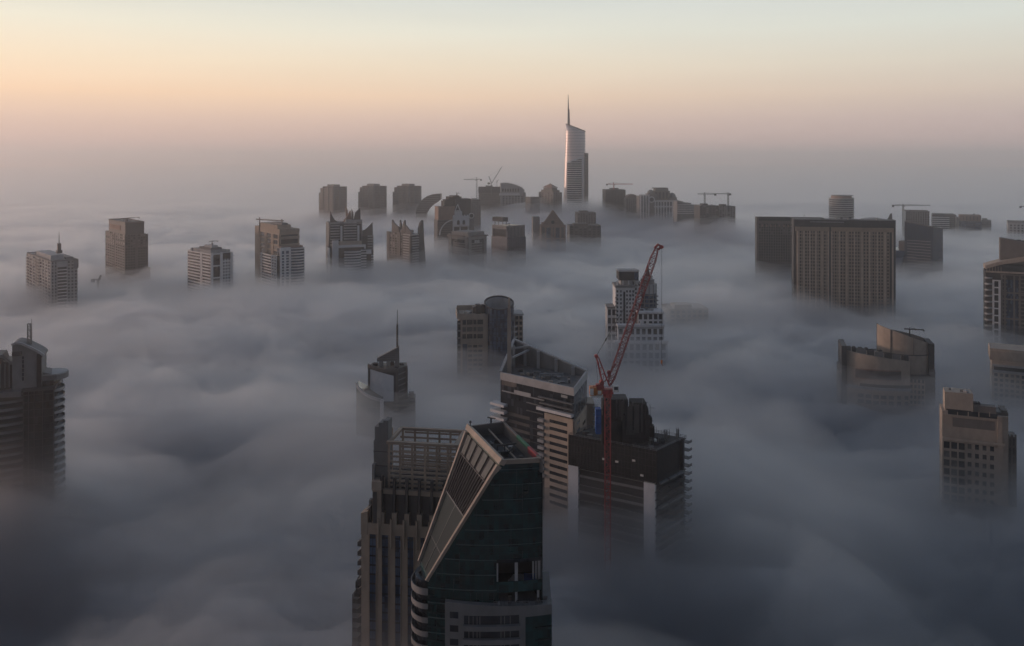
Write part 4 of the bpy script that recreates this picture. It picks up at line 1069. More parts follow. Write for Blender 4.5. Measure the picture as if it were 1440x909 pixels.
tower_crane('thin grey hammerhead crane right of the long slab with its jib to the right', 1270, 1620, 330, 287, 1308, 1254.5, 'steel', 2.2, py_jib=289.5)
tower_crane('hazy crane at the right edge of which only the counterweight end shows', 1462, 1750, 320, 288, 1500, 1434, 'steel', 2.2, py_jib=291)

# --- balcony tower at the right edge
b = Building('residential_tower', 'tall balcony tower cut by the right edge, with a blank slab on its crown', 1386, 1386, 1480, 745, -25, fade=470)
L, W = b.L, b.Mv; zt = b.z(381)
body(b, 0, L, 0, 22, zt, 'dark')
b.low = 90
uu = b.u
w = MB()
for a, c in ((1395.5, 1398), (1404, 1407)): b.fbox(w, 'R', uu(a), uu(c), b.low, b.z(393), -.1, 1.8)
z = b.z(393)
while z > b.low: b.fbox(w, 'R', uu(1396), uu(1406.5), z - 1.0, z, -.1, 1.7); z -= 6.2
b.part('white_frame', w, 'white')
mb = MB(); z = b.z(394)
b.fbox(mb, 'R', uu(1415), uu(1432), b.low, b.z(392), -.1, .3); b.part('glazing', mb, 'blue')
w = MB()
for px in (1407.5, 1412, 1425, 1433): b.fbox(w, 'R', uu(px), uu(px) + 1.2, b.low, b.z(384), -.1, 1.2)
z = b.z(384)
while z > b.low: b.fbox(w, 'R', uu(1407.6), uu(1416), z - 1.2, z, -.1, 1.0); b.fbox(w, 'R', uu(1432), L, z - 1.2, z, -.1, 1.0); z -= 3.5
for py in (384, 409, 418, 445): b.fbox(w, 'R', uu(1407), L, b.z(py) - 1.2, b.z(py), -.1, 1.4)
b.part('wall', w, 'brown')
for k in range(2):
    for j in range(9):
        b.win.append(('R', -.35, uu(1419 + 6*k), uu(1421 + 6*k), b.z(397 + 4.9*j), b.z(395 + 4.9*j)))
pts = [(uu(1384.5) + (uu(1395) - uu(1384.5)) * i / 8, -1.2 - 2.6 * math.sin(math.pi * (i + 1) / 9.2)) for i in range(9)]
first = None; z = b.z(389)
while z > b.low:
    if first is None:
        mb = MB(); mb.strip(pts, -2.6, .15, -1.5, -1.2); mb.strip(pts, 0, .3, -1.2, 0); first = b.part('balcony', mb, 'pale'); first.location = (0, 0, z)
    else: c = first.copy(); col.objects.link(c); c.parent = b.root; c.location = (0, 0, z)
    z -= 5.3
mb = MB(); mb.outline([(uu(1385), b.z(378)), (uu(1385), b.z(373)), (uu(1405), b.z(366.5)), (uu(1480), b.z(352)), (uu(1480), b.z(357)), (uu(1407), b.z(371))], -3.5, 16); b.part('sloped_canopy', mb, 'sand')
b.part('attic', MB().box(uu(1388), L, 1, 16, zt, b.z(372)), 'umber')
w = MB()
for k in range(6): w.box(uu(1387 + 4*k), uu(1387.6 + 4*k), -3, -2.2, zt, b.z(374))
w.box(uu(1386), L, -3.4, -2.0, zt - 1, zt + .4); b.part('attic_frame', w, 'sand')
mb = MB(); mb.prism([(uu(1406.5, 4), 4), (L, 2), (L, 14), (uu(1406.5, 4), 14)], b.z(371), [b.z(334.5), b.z(344), b.z(344), b.z(334.5)]); b.part('crown_slab', mb, 'brown')
for px, py in ((1432, 337), (1437, 338)): b.part('roof_unit', MB().box(uu(px), uu(px) + 3, 8, 11, b.z(345), b.z(py)), 'dark')
b.finish('brown', cap=20)

# --- beige stepped block at the right edge, half drowned
b = Building('residential_tower', 'beige block with a long shadow slot, half drowned in fog at the right edge', 1392, 1392, 1475, 600, -27, fade=528)
L = b.L; zt = b.z(501)
body(b, b.u(1395), L, 2, 26, b.z(506), 'sand', 'lower_block'); body(b, 0, L, 0, 24, zt + 4.0, 'sand', 'crown', b.z(506)); block(b, 0, L*.7, .6, 22, zt + 4.0, b.z(490), 'sand', 'crown')
b.part('slot_shade', (lambda mb: (b.fbox(mb, 'R', b.u(1398), L, b.z(520.5), b.z(515), .0, .15, off=2), mb)[1])(MB()), 'black')  # flat black strip painted on the wall for the shade inside the gap
w = MB(); b.fbox(w, 'R', b.u(1396), L, b.z(515), b.z(512.5), -.1, 1.2, off=2); b.fbox(w, 'R', b.u(1396), L, b.z(523.5), b.z(520.5), -.1, 1.5, off=2); b.part('slot_ledge', w, 'pale')
b.grid('R', b.u(1397), L, b.low, b.z(525), 10, 3.6, .4, .4, .6, off=2)
b.mast(b.u(1394), 6, b.z(490), 3, .2); b.finish('sand', cap=30)

# --- beige curved tower with a drum
b = Building('residential_tower', 'beige curved-front tower with a rounded drum and two window-cleaning cranes on top', 1183, 1183, 1316, 590, -16, fade=540)
L, W = b.L, b.Mv; b.low = 95
uu = b.u
body(b, 0, L*.98, 6, 34, b.z(524), 'brown', 'core_block')
x1 = uu(1280)
# the front: a gently curved wall whose top slopes down to the right
N = 14
front = [(uu(1190) + (x1 - uu(1190)) * i / N, -4.0 * math.sin(math.pi * i / N) + 0.5) for i in range(N + 1)]
topz = [b.z(493) + (b.z(503) - b.z(493)) * i / N for i in range(N + 1)]
poly = front + [(x1, 20), (uu(1190), 20)]
mb = MB(); mb.prism(poly, 0, topz + [topz[-1] - .5, topz[0] - .5]); b.part('front_wall', mb, 'sand')
mb = MB(); mb.box(0, uu(1190.5), -1.5, 22, 0, b.z(485.8)); b.part('edge_slab', mb, 'umber')
# dark ribbon and ledges
ribbon = [p for p in front if uu(1198) < p[0] < uu(1272)]
mb = MB(); mb.strip(ribbon, -.1, .12, b.z(528.5), b.z(517)); b.part('dark_ribbon', mb, 'brown')
mb = MB(); mb.strip(ribbon, .0, .25, b.z(517), b.z(515.5)); mb.strip(ribbon, 0, .25, b.z(530), b.z(528.5)); b.part('ribbon_trim', mb, 'terra')
mb = MB(); mb.strip(front, -.1, 2.0, b.z(543), b.z(540)); b.part('ledge', mb, 'pale')
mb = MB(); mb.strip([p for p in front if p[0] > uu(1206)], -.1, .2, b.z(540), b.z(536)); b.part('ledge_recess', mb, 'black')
mb = MB(); mb.strip(front, 0, .5, b.z(549), b.z(543.02)); b.part('lower_band', mb, 'sand')
for k in range(2):
    for i in range(7):
        x0 = uu(1206 + 10.5*i); y = -4.0 * math.sin(math.pi * min(1, max(0, (x0 + 2.4 - front[0][0]) / (x1 - front[0][0])))) + .5
        b.win.append(('R', y - .25, x0, x0 + 3.6, b.z(555.5 + 8*k), b.z(550.5 + 8*k)))
# fence panels of uneven height along the sloped parapet
i0 = 0
for a, c in ((1191.5, 1197), (1198, 1204), (1204.6, 1218), (1219, 1229), (1229.6, 1242), (1243, 1254), (1254.6, 1266), (1268, 1278)):
    k = (a - 1190) / 90; zz = topz[0] + (topz[-1] - topz[0]) * k
    w = MB()
    x0, x2 = uu(a), uu(c); y = -4.0 * math.sin(math.pi * min(1, max(0, (x0 - front[0][0]) / (x1 - front[0][0])))) + 2.2
    m_ = max(2, int((x2 - x0) / 1.2))
    for j in range(m_): w.box(x0 + (x2-x0)*j/m_, x0 + (x2-x0)*(j + .8)/m_, y, y + .35, zz - 1.0, zz + 3.2)
    w.box(x0, x2, y + .36, y + .6, zz - .8, zz + 2.7)
    b.part('screen_panel', w, 'umber' if i0 % 2 else 'grey'); i0 += 1
# drum
cx, cy = uu(1272, 18), 20; rx = (uu(1311, 18) - uu(1234, 18)) / 2
arc = ring_pts(cx, cy, rx, 13, 28, 180, 372)
tz = [b.z(460) + (b.z(483) - b.z(460)) * ((p[0] - arc[0][0]) / (2*rx)) ** 1.15 if p[0] > arc[0][0] else b.z(460) for p in arc]
full = ring_pts(cx, cy, rx, 13, 40)
mb = MB(); mb.prism(full, 0, b.z(486)); b.part('drum', mb, 'sand')
mb = MB(); mb.strip(arc, -.8, 0.12, b.z(497), tz); b.part('drum_screen', mb, 'sand')
back = ring_pts(cx, cy, rx, 13, 20, 12, 180)
tb = [b.z(483) + (b.z(464) - b.z(483)) * i / 20 for i in range(21)]
mb = MB(); mb.strip(back, -.8, 0.1, b.z(490), tb); b.part('drum_back_wall', mb, 'brown')
for i in (0, 8, 15, 21): b.part('drum_joint', MB().box(arc[i][0]-.3, arc[i][0]+.3, arc[i][1]-.75, arc[i][1]-.1, b.z(497), tz[i] + .2), 'brown')
mb = MB(); mb.strip(arc, -.9, .25, b.z(498), b.z(496.5)); b.part('drum_ledge', mb, 'brown')
mb = MB(); mb.box(uu(1304, 15), uu(1312, 15), 10, 30, 0, b.z(481)); b.part('stair_tower', mb, 'dark')
mb = MB(); mb.box(uu(1311), uu(1318.5), 8, 26, 0, b.z(516)); b.part('side_wing', mb, 'brown')
w = MB(); z = b.z(519)
while z > b.low: w.box(uu(1311.2), uu(1318.8), 7.3, 7.98, z - 1.2, z); z -= 3.6
b.part('side_bands', w, 'grey')
b.clutter(uu(1200), uu(1225), 4, 16, b.z(494), 8, 41); b.clutter(cx - rx*.5, cx + rx*.5, 14, 26, b.z(486), 6, 42); b.maintenance_crane(uu(1240), 8, b.z(497), 2.0, uu(1201), 1.5, 'dark')
b.maintenance_crane(uu(1279, 16), 16, b.z(484), 10, uu(1299, 16), 3.5, 'dark')
b.grid('R', uu(1281), uu(1303), b.low, b.z(530), 4, 3.6, .4, .4, .6, off=6)
b.finish('sand', cap=60)

# --- beige block, lower right
b = Building('residential_tower', 'beige block with dark ribbon windows and a blank top box, lower right', 1325, 1418, 1418, 425, 68, fade=650)
L, W = 6.0, b.Mv; b.low = 85
vv = lambda px: b.v(px)
zt = b.z(587)
body(b, 0, 14, 0, W, zt, 'sand')
zs = lambda px, py: b.z(py, b.C[1] + vv(px) * math.cos(b.ph))
b.part('top_box', MB().box(1, 11, vv(1369), vv(1329), zt, zs(1345, 553)), 'sand')
b.part('top_box_slot', (lambda mb: (b.fbox(mb, 'L', vv(1366), vv(1331), zt + .3, zt + 1.0, .0, .15, off=1), mb)[1])(MB()), 'black')
b.part('terrace_wall', MB().box(1.5, 6, vv(1401), vv(1370), zt, zs(1390, 573)), 'brown')
b.part('terrace_wall', MB().box(2, 10, vv(1400), vv(1371), zt, zs(1385, 575.5)), 'sand')
for a, c in ((1369.5, 1376), (1377, 1380)): b.part('roof_unit', MB().box(3, 6, vv(c), vv(a), zt + 1, zs(1375, 569)), 'dark')
def lband(name, pa, pb, ya, yb, n0, n1, m):
    mb = MB(); b.fbox(mb, 'L', vv(pb), vv(pa), zs((pa+pb)/2, yb), zs((pa+pb)/2, ya), n0, n1); return b.part(name, mb, m)
lband('dark_ribbon', 1333, 1403, 579.5, 586, -.1, .08, 'pane'); lband('grey_panel', 1339.5, 1399, 590, 603, 0, .12, 'brown')
for k in range(4): lband('ribbon_post', 1346 + 15*k, 1347 + 15*k, 579.5, 586, .08, .4, 'sand')
lband('ledge', 1325.5, 1407, 586, 587.6, -.1, .9, 'sand')
lband('ledge', 1325, 1413, 619, 622, -.1, 1.2, 'sand')
b.part('dark_parapet', MB().box(2, 12, -.3, vv(1402), zt, zs(1408, 582)), 'umber')
b.part('corner_pylon', MB().box(-.6, 9, vv(1409.5), vv(1402.5), 0, zs(1406, 586)), 'sand')
b.part('corner_recess', MB().box(3, 13, -.02, vv(1409.6), zt - 14, zt + 2.4), 'brown')
b.grid('L', vv(1411), vv(1358), b.low, zs(1385, 627), 5, 4.6, .46, .46, .7); b.grid('L', vv(1357.5), vv(1326), b.low, zs(1340, 622), 3, 4.6, .2, .25, .9)
b.clutter(2, 11, vv(1400), vv(1372), zt + .3, 8, 43, hmax=1.8); b.clutter(2, 9, vv(1366), vv(1335), zs(1345, 553), 5, 44, hmax=1.2); b.part('annex', MB().box(3.5, L + 6, -4.2, -.05, 0, b.z(616)), 'umber')
w = MB()
for y in (-4.1, -2.4, -.8): w.box(2.8, 3.48, y, y + .7, b.low, b.z(613))
z = b.z(616)
while z > b.low: w.box(2.9, 3.46, -4.1, -.1, z - 1.1, z); z -= 4.6
b.part('annex_frame', w, 'brown')
b.finish('sand', cap=40)

# ================================================================== middle distance
# --- white stepped tower behind the red crane
b = Building('residential_tower', 'white stepped tower with dark top box and spired turret, behind the big red crane', 866, 894, 929, 700, 30, fade=480)
b.low = 90
X = lambda px, y=0.0: px_at(px, b.D + y) - px_at(897, b.D + y)
b.root.location = (px_at(897, b.D), b.D, 0); b.root.rotation_euler = (0, 0, 0); b.ph = 0; b.C = (px_at(897, b.D), b.D)
Z = b.z
body(b, X(866), X(893), 2, 22, Z(404), 'white', 'left_shaft')
b.grid('R', X(866), X(876), b.low, Z(409), 2, 3.4, .5, .45, .6, off=2); b.grid('R', X(880), X(893), b.low, Z(409), 3, 3.4, .4, .45, .6, off=2)
b.part('stair_glazing', MB().box(X(877), X(879.6), 1.6, 2.1, b.low, Z(411)), 'pane')
b.part('cornice', MB().box(X(865.2), X(894), 1, 23, Z(405), Z(402.2)), 'grey')
for px in (868, 876, 884): b.part('post', MB().box(X(px), X(px) + 1, 3, 4, Z(402), Z(395.5)), 'white')
body(b, X(874), X(891), 5, 20, Z(395.6), 'pale', 'neck', Z(402.2))
mb = MB(); mb.box(X(871.3, 4), X(899, 4), 3.5, 21, Z(395.5), Z(382.6)); b.part('top_box', mb, 'dark')
b.part('top_recess', MB().box(X(893, 3), X(898, 3), 3.2, 3.48, Z(394), Z(384)), 'blue')
w = MB()
for i in range(15): w.box(X(870.5 + 2*i, 3), X(871.6 + 2*i, 3), 3.1, 3.6, Z(382.6), Z(380.3))
w.box(X(870.5, 3), X(899.8, 3), 3, 21.5, Z(383.2), Z(382.4)); b.part('crown_fringe', w, 'pale')
b.balconies('R', X(865), X(868.5), b.low, Z(418), 3.5, 1.0, 2.2, 'grey', off=2)
body(b, X(855), X(867), 5, 20, Z(435), 'pale', 'low_wing'); b.grid('R', X(855), X(867), b.low, Z(437), 2, 7, .3, .3, .6, off=5); b.part('wing_cap', MB().box(X(854.5), X(867.5), 4, 21, Z(435), Z(433)), 'grey')
body(b, X(893), X(903), 6, 24, Z(399), 'pale', 'link_block'); b.grid('R', X(893.2), X(903), b.low, Z(401), 2, 3.4, .45, .45, .6, off=6)
# turret: stepped octagons and a spire
for r_, za, zb_, m in ((7.2, 0, 415, 'blue'), (7.6, 415, 402, 'pale'), (5.8, 402, 396, 'grey'), (4.2, 396, 391, 'pale')):
    mb = MB(); mb.prism(ring_pts(X(914), 12, r_, r_, 12), Z(za) if za else 0, Z(zb_)); b.part('turret', mb, m)
w = MB()
for i in range(12):
    a = 2*math.pi*i/12
    w.bar((X(914) + 7.4*math.cos(a), 12 + 7.4*math.sin(a), b.low), (X(914) + 7.4*math.cos(a), 12 + 7.4*math.sin(a), Z(402)), .7)
z = Z(416)
while z > b.low: w.strip(ring_pts(X(914), 12, 7.2, 7.2, 12), 0, .5, z - 1, z, closed=True); z -= 3.5
b.part('turret_ribs', w, 'grey')
mb = MB(); mb.tube((X(914), 12, Z(391)), (X(914), 12, Z(373)), 2.2, .2, 8); b.part('spire', mb, 'umber')
b.balconies('R', X(922), X(928), b.low, Z(418), 3.5, 1.0, 2.5, 'grey', off=10)
body(b, X(918), X(925), 10, 22, Z(414), 'grey', 'right_shaft')
# terraces stepping down in front
body(b, X(895), X(930), -8, 6, Z(437), 'grey', 'terrace_block'); b.part('terrace_slab', MB().box(X(894), X(931), -9.5, 6, Z(438.5), Z(435.5)), 'white')
b.grid('R', X(895), X(930), b.low, Z(440), 5, 5.5, .3, .25, .8, off=-8)
body(b, X(866), X(929.5), -14, -8.02, Z(454), 'pale', 'terrace_block'); b.part('terrace_slab', MB().box(X(865), X(930), -15, -8.03, Z(455), Z(452.3)), 'white')
b.grid('R', X(866), X(929), b.low, Z(458), 8, 6.5, .35, .3, .8, off=-14)
b.part('terrace_slab', MB().box(X(860), X(934), -19, -14.9, Z(476.5), Z(473.5)), 'white'); body(b, X(861), X(933), -18, -14.02, Z(476.5), 'pale', 'terrace_block')
b.grid('R', X(862), X(932), b.low, Z(478), 8, 6.5, .35, .3, .8, off=-18)
for px in (883, 896, 905): b.part('parapet_pier', MB().box(X(px), X(px) + 2, -15.5, -14, Z(452.3), Z(447)), 'white')
b.clutter(X(897), X(925), -6, 1, Z(437) + .6, 6, 52, hmax=1.6); b.clutter(X(868), X(890), 4, 18, Z(402.2), 4, 53, hmax=1.4); b.finish('white', cap=90)

# --- cylinder tower
b = Building('residential_tower', 'beige tower joined to a blue glass cylinder whose rim is cut at a slant', 642, 646, 736, 650, 6, fade=500)
X = lambda px, y=0.0: b.u(px, y)
L, W = b.L, b.Mv; Z = b.z; b.low = 95
xc = X(703); r_ = (X(724) - X(682.5)) / 2
body(b, 0, X(686), 0, 24, Z(443.5), 'beige')
mb = MB(); mb.prism([(X(642.5), -.4), (X(684), -.4), (X(684), .6), (X(642.5), .6)], Z(449), [Z(440.5), Z(444), Z(444), Z(440.5)]); mb.box(X(642.5), X(642.5) + .8, .6, 24, Z(449), Z(440.5)); mb.box(X(642.5) + .8, X(684), 23, 24, Z(449), Z(437)); b.part('parapet', mb, 'sand')
b.grid('R', X(650), X(680), Z(480), Z(450.5), 1, 5.3, .02, .35, .7); 
for k in range(6):
    pass
b.fbox(b.wall, 'R', X(648), X(650.3), b.low, Z(450), -.1, .9); b.fbox(b.wall, 'R', X(679.2), X(684), b.low, Z(449.02), -.1, .8)
for px in (655.3, 664.5, 670): b.fbox(b.wall, 'R', X(px), X(px) + .7, Z(480), Z(450), -.1, .62)
b.fbox(b.wall, 'R', X(650), X(680), Z(484), Z(480), -.1, .8)
mb = MB(); b.fbox(mb, 'R', X(650.4), X(657), b.low, Z(484.02), -.1, .3); b.part('stair_glazing', mb, 'blue')
b.grid('R', X(657.5), X(679), b.low, Z(486), 3, 3.6, .2, .45, .7)
mb = MB(); b.fbox(mb, 'R', X(643), X(647.6), b.low, Z(451), -.1, .1); b.part('side_glazing', mb, 'pane')
w = MB(); z = Z(454)
while z > b.low: b.fbox(w, 'R', X(642.5), X(648), z - 1.3, z, -.1, .6); z -= 5.6
b.part('side_spandrels', w, 'grey')
for a, c, py, y in ((669, 676, 431, 4), (677, 681, 432, 6), (665, 683, 435, 8)): b.part('roof_unit', MB().box(X(a, y), X(c, y), y, y + 6, Z(443.5), Z(py)), 'brown' if py == 435 else 'dark')
N = 48
ring = ring_pts(xc, 8, r_, r_, N)
slant = lambda y: Z(430) + 3.6 * (y - 8) / r_
mb = MB(); mb.prism(ring, 0, Z(446)); o = b.part('cylinder', mb, 'blue')
mb = MB(); mb.strip(ring, -.55, 0.0, Z(446), [slant(y) for x, y in ring], closed=True); b.part('cylinder_screen', mb, 'blue')
inner = ring_pts(xc, 8, r_ - .58, r_ - .58, N)
mb = MB(); mb.strip(inner, -.3, 0, Z(446) + .02, [slant(y) - .5 for x, y in inner], closed=True); b.part('cylinder_lining', mb, 'pale')
mb = MB(); mb.prism(ring_pts(xc, 8, r_ - .9, r_ - .9, N), Z(446) + .02, Z(440.5)); b.part('cylinder_roof', mb, 'pale')
mb = MB(); mb.strip(ring, -.9, .25, [slant(y) for x, y in ring], [slant(y) + .7 for x, y in ring], closed=True); b.part('rim', mb, 'dark')
w = MB(); z = Z(446)
while z > b.low: w.strip(ring, -.05, .07, z - .3, z, closed=True); z -= 3.6
for i in range(0, N, 2): w.box(ring[i][0] - .12, ring[i][0] + .12, ring[i][1] - .12, ring[i][1] + .12, b.low, slant(ring[i][1]) - .1)
b.part('mullions', w, 'glass')
body(b, X(722, 8), X(735.5, 8), 8, 24, Z(448), 'white', 'annex'); b.part('annex_roof', MB().box(X(721.5, 8), X(736.2, 8), 7, 25, Z(448), Z(445.5)), 'pale')
b.grid('R', X(724, 8), X(735, 8), b.low, Z(449), 2, 4.2, .3, .35, .9, off=8); 
b.balconies('R', X(719, 4), X(727, 4), b.low, Z(462), 4.2, 1.2, 1.8, 'white', off=7)
b.clutter(X(647), X(668), 3, 20, Z(443.5), 9, 51, hmax=1.8); b.finish('beige', cap=90)

# --- small tower with a mast and a triangular crown
b = Building('office_tower', 'small tower with a white curved billboard wall, triangular crown and thin mast', 517, 520, 575, 510, 6, fade=572)
b.low = 100
X = lambda px, y=0.0: b.u(px, y); Z = b.z
drum = [(X(517), 4)] + [(X(517) + (X(557) - X(517)) * i / 12, 4 - 5.2 * math.sin(math.pi * .5 * (i / 12) ** .8) ) for i in range(1, 13)] + [(X(572.5, 6), 8), (X(572, 14), 16), (X(522, 14), 16)]
mb = MB(); mb.prism(drum, 0, Z(520)); b.part('drum', mb, 'umber')
fr = drum[:13]
mb = MB(); mb.strip(fr[1:12], -.1, .35, Z(565), [Z(520.5) - (Z(520.5) - Z(529)) * i / 10 for i in range(11)]); b.part('billboard_wall', mb, 'white')
mb = MB(); mb.strip(fr, -.6, .5, Z(521), [Z(514) - (Z(514) - Z(524.5)) * i / 12 for i in range(13)]); mb.strip(fr, -.5, .2, [Z(524)] * 13, [Z(519.9)] * 13); b.part('parapet', mb, 'brown')
w = MB()
for px, y in ((519, 3.6),): w.box(X(517), X(519.6), 2.2, 4.5, 0, Z(519))
w.box(X(556.5), X(560), -1.6, 2, 0, Z(521)); w.box(X(570), X(573), 6, 9, 0, Z(522)); b.part('piers', w, 'brown')
w = MB(); z = Z(527)
while z > b.low: w.strip([(X(560), -.6), (X(572, 6), 7.6)], -.1, .25, z - .7, z); z -= 3.5
b.part('side_bands', w, 'grey')
mb = MB(); mb.prism(drum, Z(520) + .02, Z(519)); 
for a, c, y in ((533, 539, 7), (543.5, 548.5, 7), (555, 561, 5)): b.part('crown_post', MB().box(X(a, y), X(c, y), y, y + 3, Z(520), Z(511)), 'pale')
for a, c, y, h in ((524, 531, 8, 516), (549, 554, 9, 515), (562, 568, 9, 518)): b.part('roof_unit', MB().box(X(a, y), X(c, y), y, y + 3, Z(520), Z(h)), 'dark')
mb = MB(); mb.outline([(X(530, 5), Z(511.5)), (X(530, 5), Z(507)), (X(561.3, 5), Z(491)), (X(561.5, 5), Z(521)), (X(556, 5), Z(521)), (X(555.5, 5), Z(511.5))], 4.4, 7.6); b.part('triangular_crown', mb, 'grey')
w = MB()
for k in range(6): py = 494 + 3.0*k; xa = 561.3 - (py - 491) / 16 * 31 + 2; w.box(X(max(533, xa), 4), X(561, 4), 4.1, 4.38, Z(py), Z(py) + .35)
b.part('crown_cladding_joints', w, 'brown')
b.mast(X(558.8, 6), 6, Z(493), Z(439) - Z(493), .42, 'umber', 'mast')
mb = MB(); mb.tube((X(558.6, 6), 6, Z(460)), (X(558.6, 6), 6, Z(492)), .6, .6, 8); b.part('mast_sleeve', mb, 'umber')
cur = [(501, 537.5), (504, 541.5), (508, 545), (514, 549), (521, 552.5), (529, 555.5), (537, 557.5)]
cp = [(X(px, -4), -4 - 4.5 * math.sin(math.pi*.5*i/6)) for i, (px, py) in enumerate(cur)]
mb = MB(); mb.prism(cp + [(X(540, 4), 4), (X(504, 8), 8)], 0, [Z(py) for px, py in cur] + [Z(559), Z(540)]); b.part('curved_wing', mb, 'teal')
mb = MB(); mb.strip(cp, -.6, .4, [Z(py) - 1.2 for px, py in cur], [Z(py) + .5 for px, py in cur]); b.part('wing_rim', mb, 'pale')
mb = MB(); mb.box(cp[-1][0] - .9, cp[-1][0] + 1.2, cp[-1][1] - .7, cp[-1][1] + 1.2, 0, Z(557)); b.part('wing_pier', mb, 'white')
w = MB(); z = Z(556)
for px in (508, 516, 524): w.box(X(px, -4), X(px, -4) + .3, -9, -8.6, b.low, Z(562)) if False else None
z = Z(560)
while z > b.low: w.strip(cp, -.05, .12, z - .3, z); z -= 3.5
b.part('wing_mullions', w, 'slate')
body(b, X(540), X(584, 2), 2, 18, Z(567), 'umber', 'low_block')
mb = MB(); pts = [(X(540) + (X(583) - X(540)) * i / 10, 1.6 - 3 * math.sin(math.pi * i / 10)) for i in range(11)]
for z in (Z(566), Z(572), Z(578), Z(584)): mb.strip(pts, -1, .4, z - 1.3, z)
b.part('low_bands', mb, 'slate')
for a, c, py, y in ((566, 574, 561, 7), (575, 582, 560, 8), (560, 565, 563, 8)): b.part('roof_unit', MB().box(X(a, y), X(c, y), y, y + 4, Z(567), Z(py)), 'grey')
mb = MB(); mb.bar((X(499, 0), 0, Z(538)), (X(503, -2), -2, Z(539)), .3); b.part('wing_spike', mb, 'steel')

# ================================================================== near towers
def zpx(py, D): return CAM_Z - (py - HORIZON) / FPX * D

class Plan:
    """a tower whose plan is given by its corners (photo column, distance), local axes parallel to the world's"""
    def __init__(s, name, label, px, D, cat='building', group=None):
        s.o = (px_at(px, D), D); s.D = D
        s.root = thing(name, label, cat, (s.o[0], s.o[1], 0), 0, group)
    def P(s, px, D): return (px_at(px, D) - s.o[0], D - s.o[1])
    def part(s, name, mb, m, parent=None, label=None):
        o = mb.obj(name, m, parent or s.root)
        if label: o['label'] = label
        return o
def lerp(a, b, t): return tuple(x + (y - x) * t for x, y in zip(a, b))
def along(a, b, u0, u1, n=1): return [lerp(a, b, u0 + (u1 - u0) * i / n) for i in range(n + 1)]

# --- tower with a slanting open crown, behind the front towers
t = Plan('residential_tower', 'dark banded tower with an open slanting concrete crown and a tall pylon fin', 770, 405)
NC, NR, NL, NB = t.P(807, 400), t.P(825.5, 432), t.P(704, 430), t.P(723, 462)
zr = zpx(546, 400)            # low rim height at the near corner, and left and right corners
zk = zpx(477.5, 462)          # peak at the back-left corner
deck = zr - 3.2
mb = MB(); mb.prism([NL, NC, NR, NB], 0, deck); t.part('body', mb, 'glass')
mb = MB(); mb.prism([lerp(p, (0, 10), .02) for p in (NL, NC, NR, NB)], deck + .01, deck + .3); t.part('roof_deck', mb, 'roof')
# rim walls: low towards the viewer, rising to the peak at the back
mb = MB(); mb.strip([NL, NC, NR], -.9, .25, deck - .6, zr); t.part('front_rim', mb, 'pale')
mb = MB(); mb.strip([NR, NB], -.5, .2, deck - .5, [zr, zk]); mb.strip([NB, NL], -.5, .2, deck - .5, [zk, zr]); t.part('back_wall', mb, 'grey')
mb = MB(); mb.bar((*NR, zr + .1), (*NB, zk + .1), 1.3, .8); mb.bar((*NB, zk + .1), (*NL, zr + .1), 1.3, .8); t.part('sloping_rim', mb, 'pale')
for k in (.16, .40, .66, .86):
    p = lerp(NR, NB, k); q = lerp(p, (0, 10), .06); mb = MB(); mb.box(q[0] - .8, q[0] + .8, q[1] - .8, q[1] + .8, deck + .3, zr + (zk - zr) * k - .3); t.part('crown_column', mb, 'pale')
for k, h in ((.25, .6), (.55, .85)):
    p = lerp(NB, NL, k); q = lerp(p, (0, 10), .09); mb = MB(); mb.box(q[0] - .7, q[0] + .7, q[1] - .7, q[1] + .7, deck + .3, zr + (zk - zr) * (1 - k) + 1.5); t.part('crown_column', mb, 'pale')
q1, q2 = lerp(lerp(NB, NL, .5), (0, 10), .12), lerp(lerp(NR, NB, .8), (0, 10), .05)
mb = MB(); mb.bar((*q1, zr + 4.5), (*q2, zk - 4), .9); mb.bar((*lerp(NB, NL, .25), zk - 3.5), (*q2, zk - 2), .9); mb.bar((*lerp(NR, NB, .1), zr + .3), (*lerp(NR, NB, .75), zr + 2.2), .35); t.part('crown_beam', mb, 'pale')
mb = MB(); a, c = lerp(NR, NL, .28), lerp(NR, NL, .55)
mb.bar((*a, deck + 2.2), (*c, deck + 2.2), .5)
for k in (0, .5, 1): p = lerp(a, c, k); mb.bar((*p, deck + .3), (*p, deck + 2.4), .4)
t.part('maintenance_crane', mb, 'pale')
rr = random.Random(3)
for i in range(22):
    u_, v_ = rr.uniform(.12, .85), rr.uniform(.1, .62)
    p = lerp(lerp(NL, NC, u_), lerp(NB, NR, u_), v_)
    w_, d_, h_ = rr.uniform(.8, 3), rr.uniform(.8, 2.4), rr.uniform(.5, 1.9)
    mb = MB(); mb.box(p[0], p[0] + w_, p[1], p[1] + d_, deck + .3, deck + .3 + h_)
    if i % 3 == 0: mb.box(p[0] + .2, p[0] + w_ - .2, p[1] + .2, p[1] + d_ - .2, deck + .3 + h_, deck + .5 + h_)
    t.part('roof_unit', mb, rr.choice(['beige', 'grey', 'brown', 'dark', 'steel']))
pb = t.P(716, 436)
mb = MB(); mb.add([(pb[0] + x, pb[1] + y, z) for z, w_ in ((zpx(560, 436), 1.1), (zpx(450, 436), 1.0), (zpx(419, 436), .45)) for x, y in ((-w_, -.7), (w_, -.7), (w_, .7), (-w_, .7))],
    [(0,3,2,1), (8,9,10,11)] + [(a + i, a + (i+1) % 4, a + 4 + (i+1) % 4, a + 4 + i) for a in (0, 4) for i in range(4)]); t.part('pylon_fin', mb, 'sand')
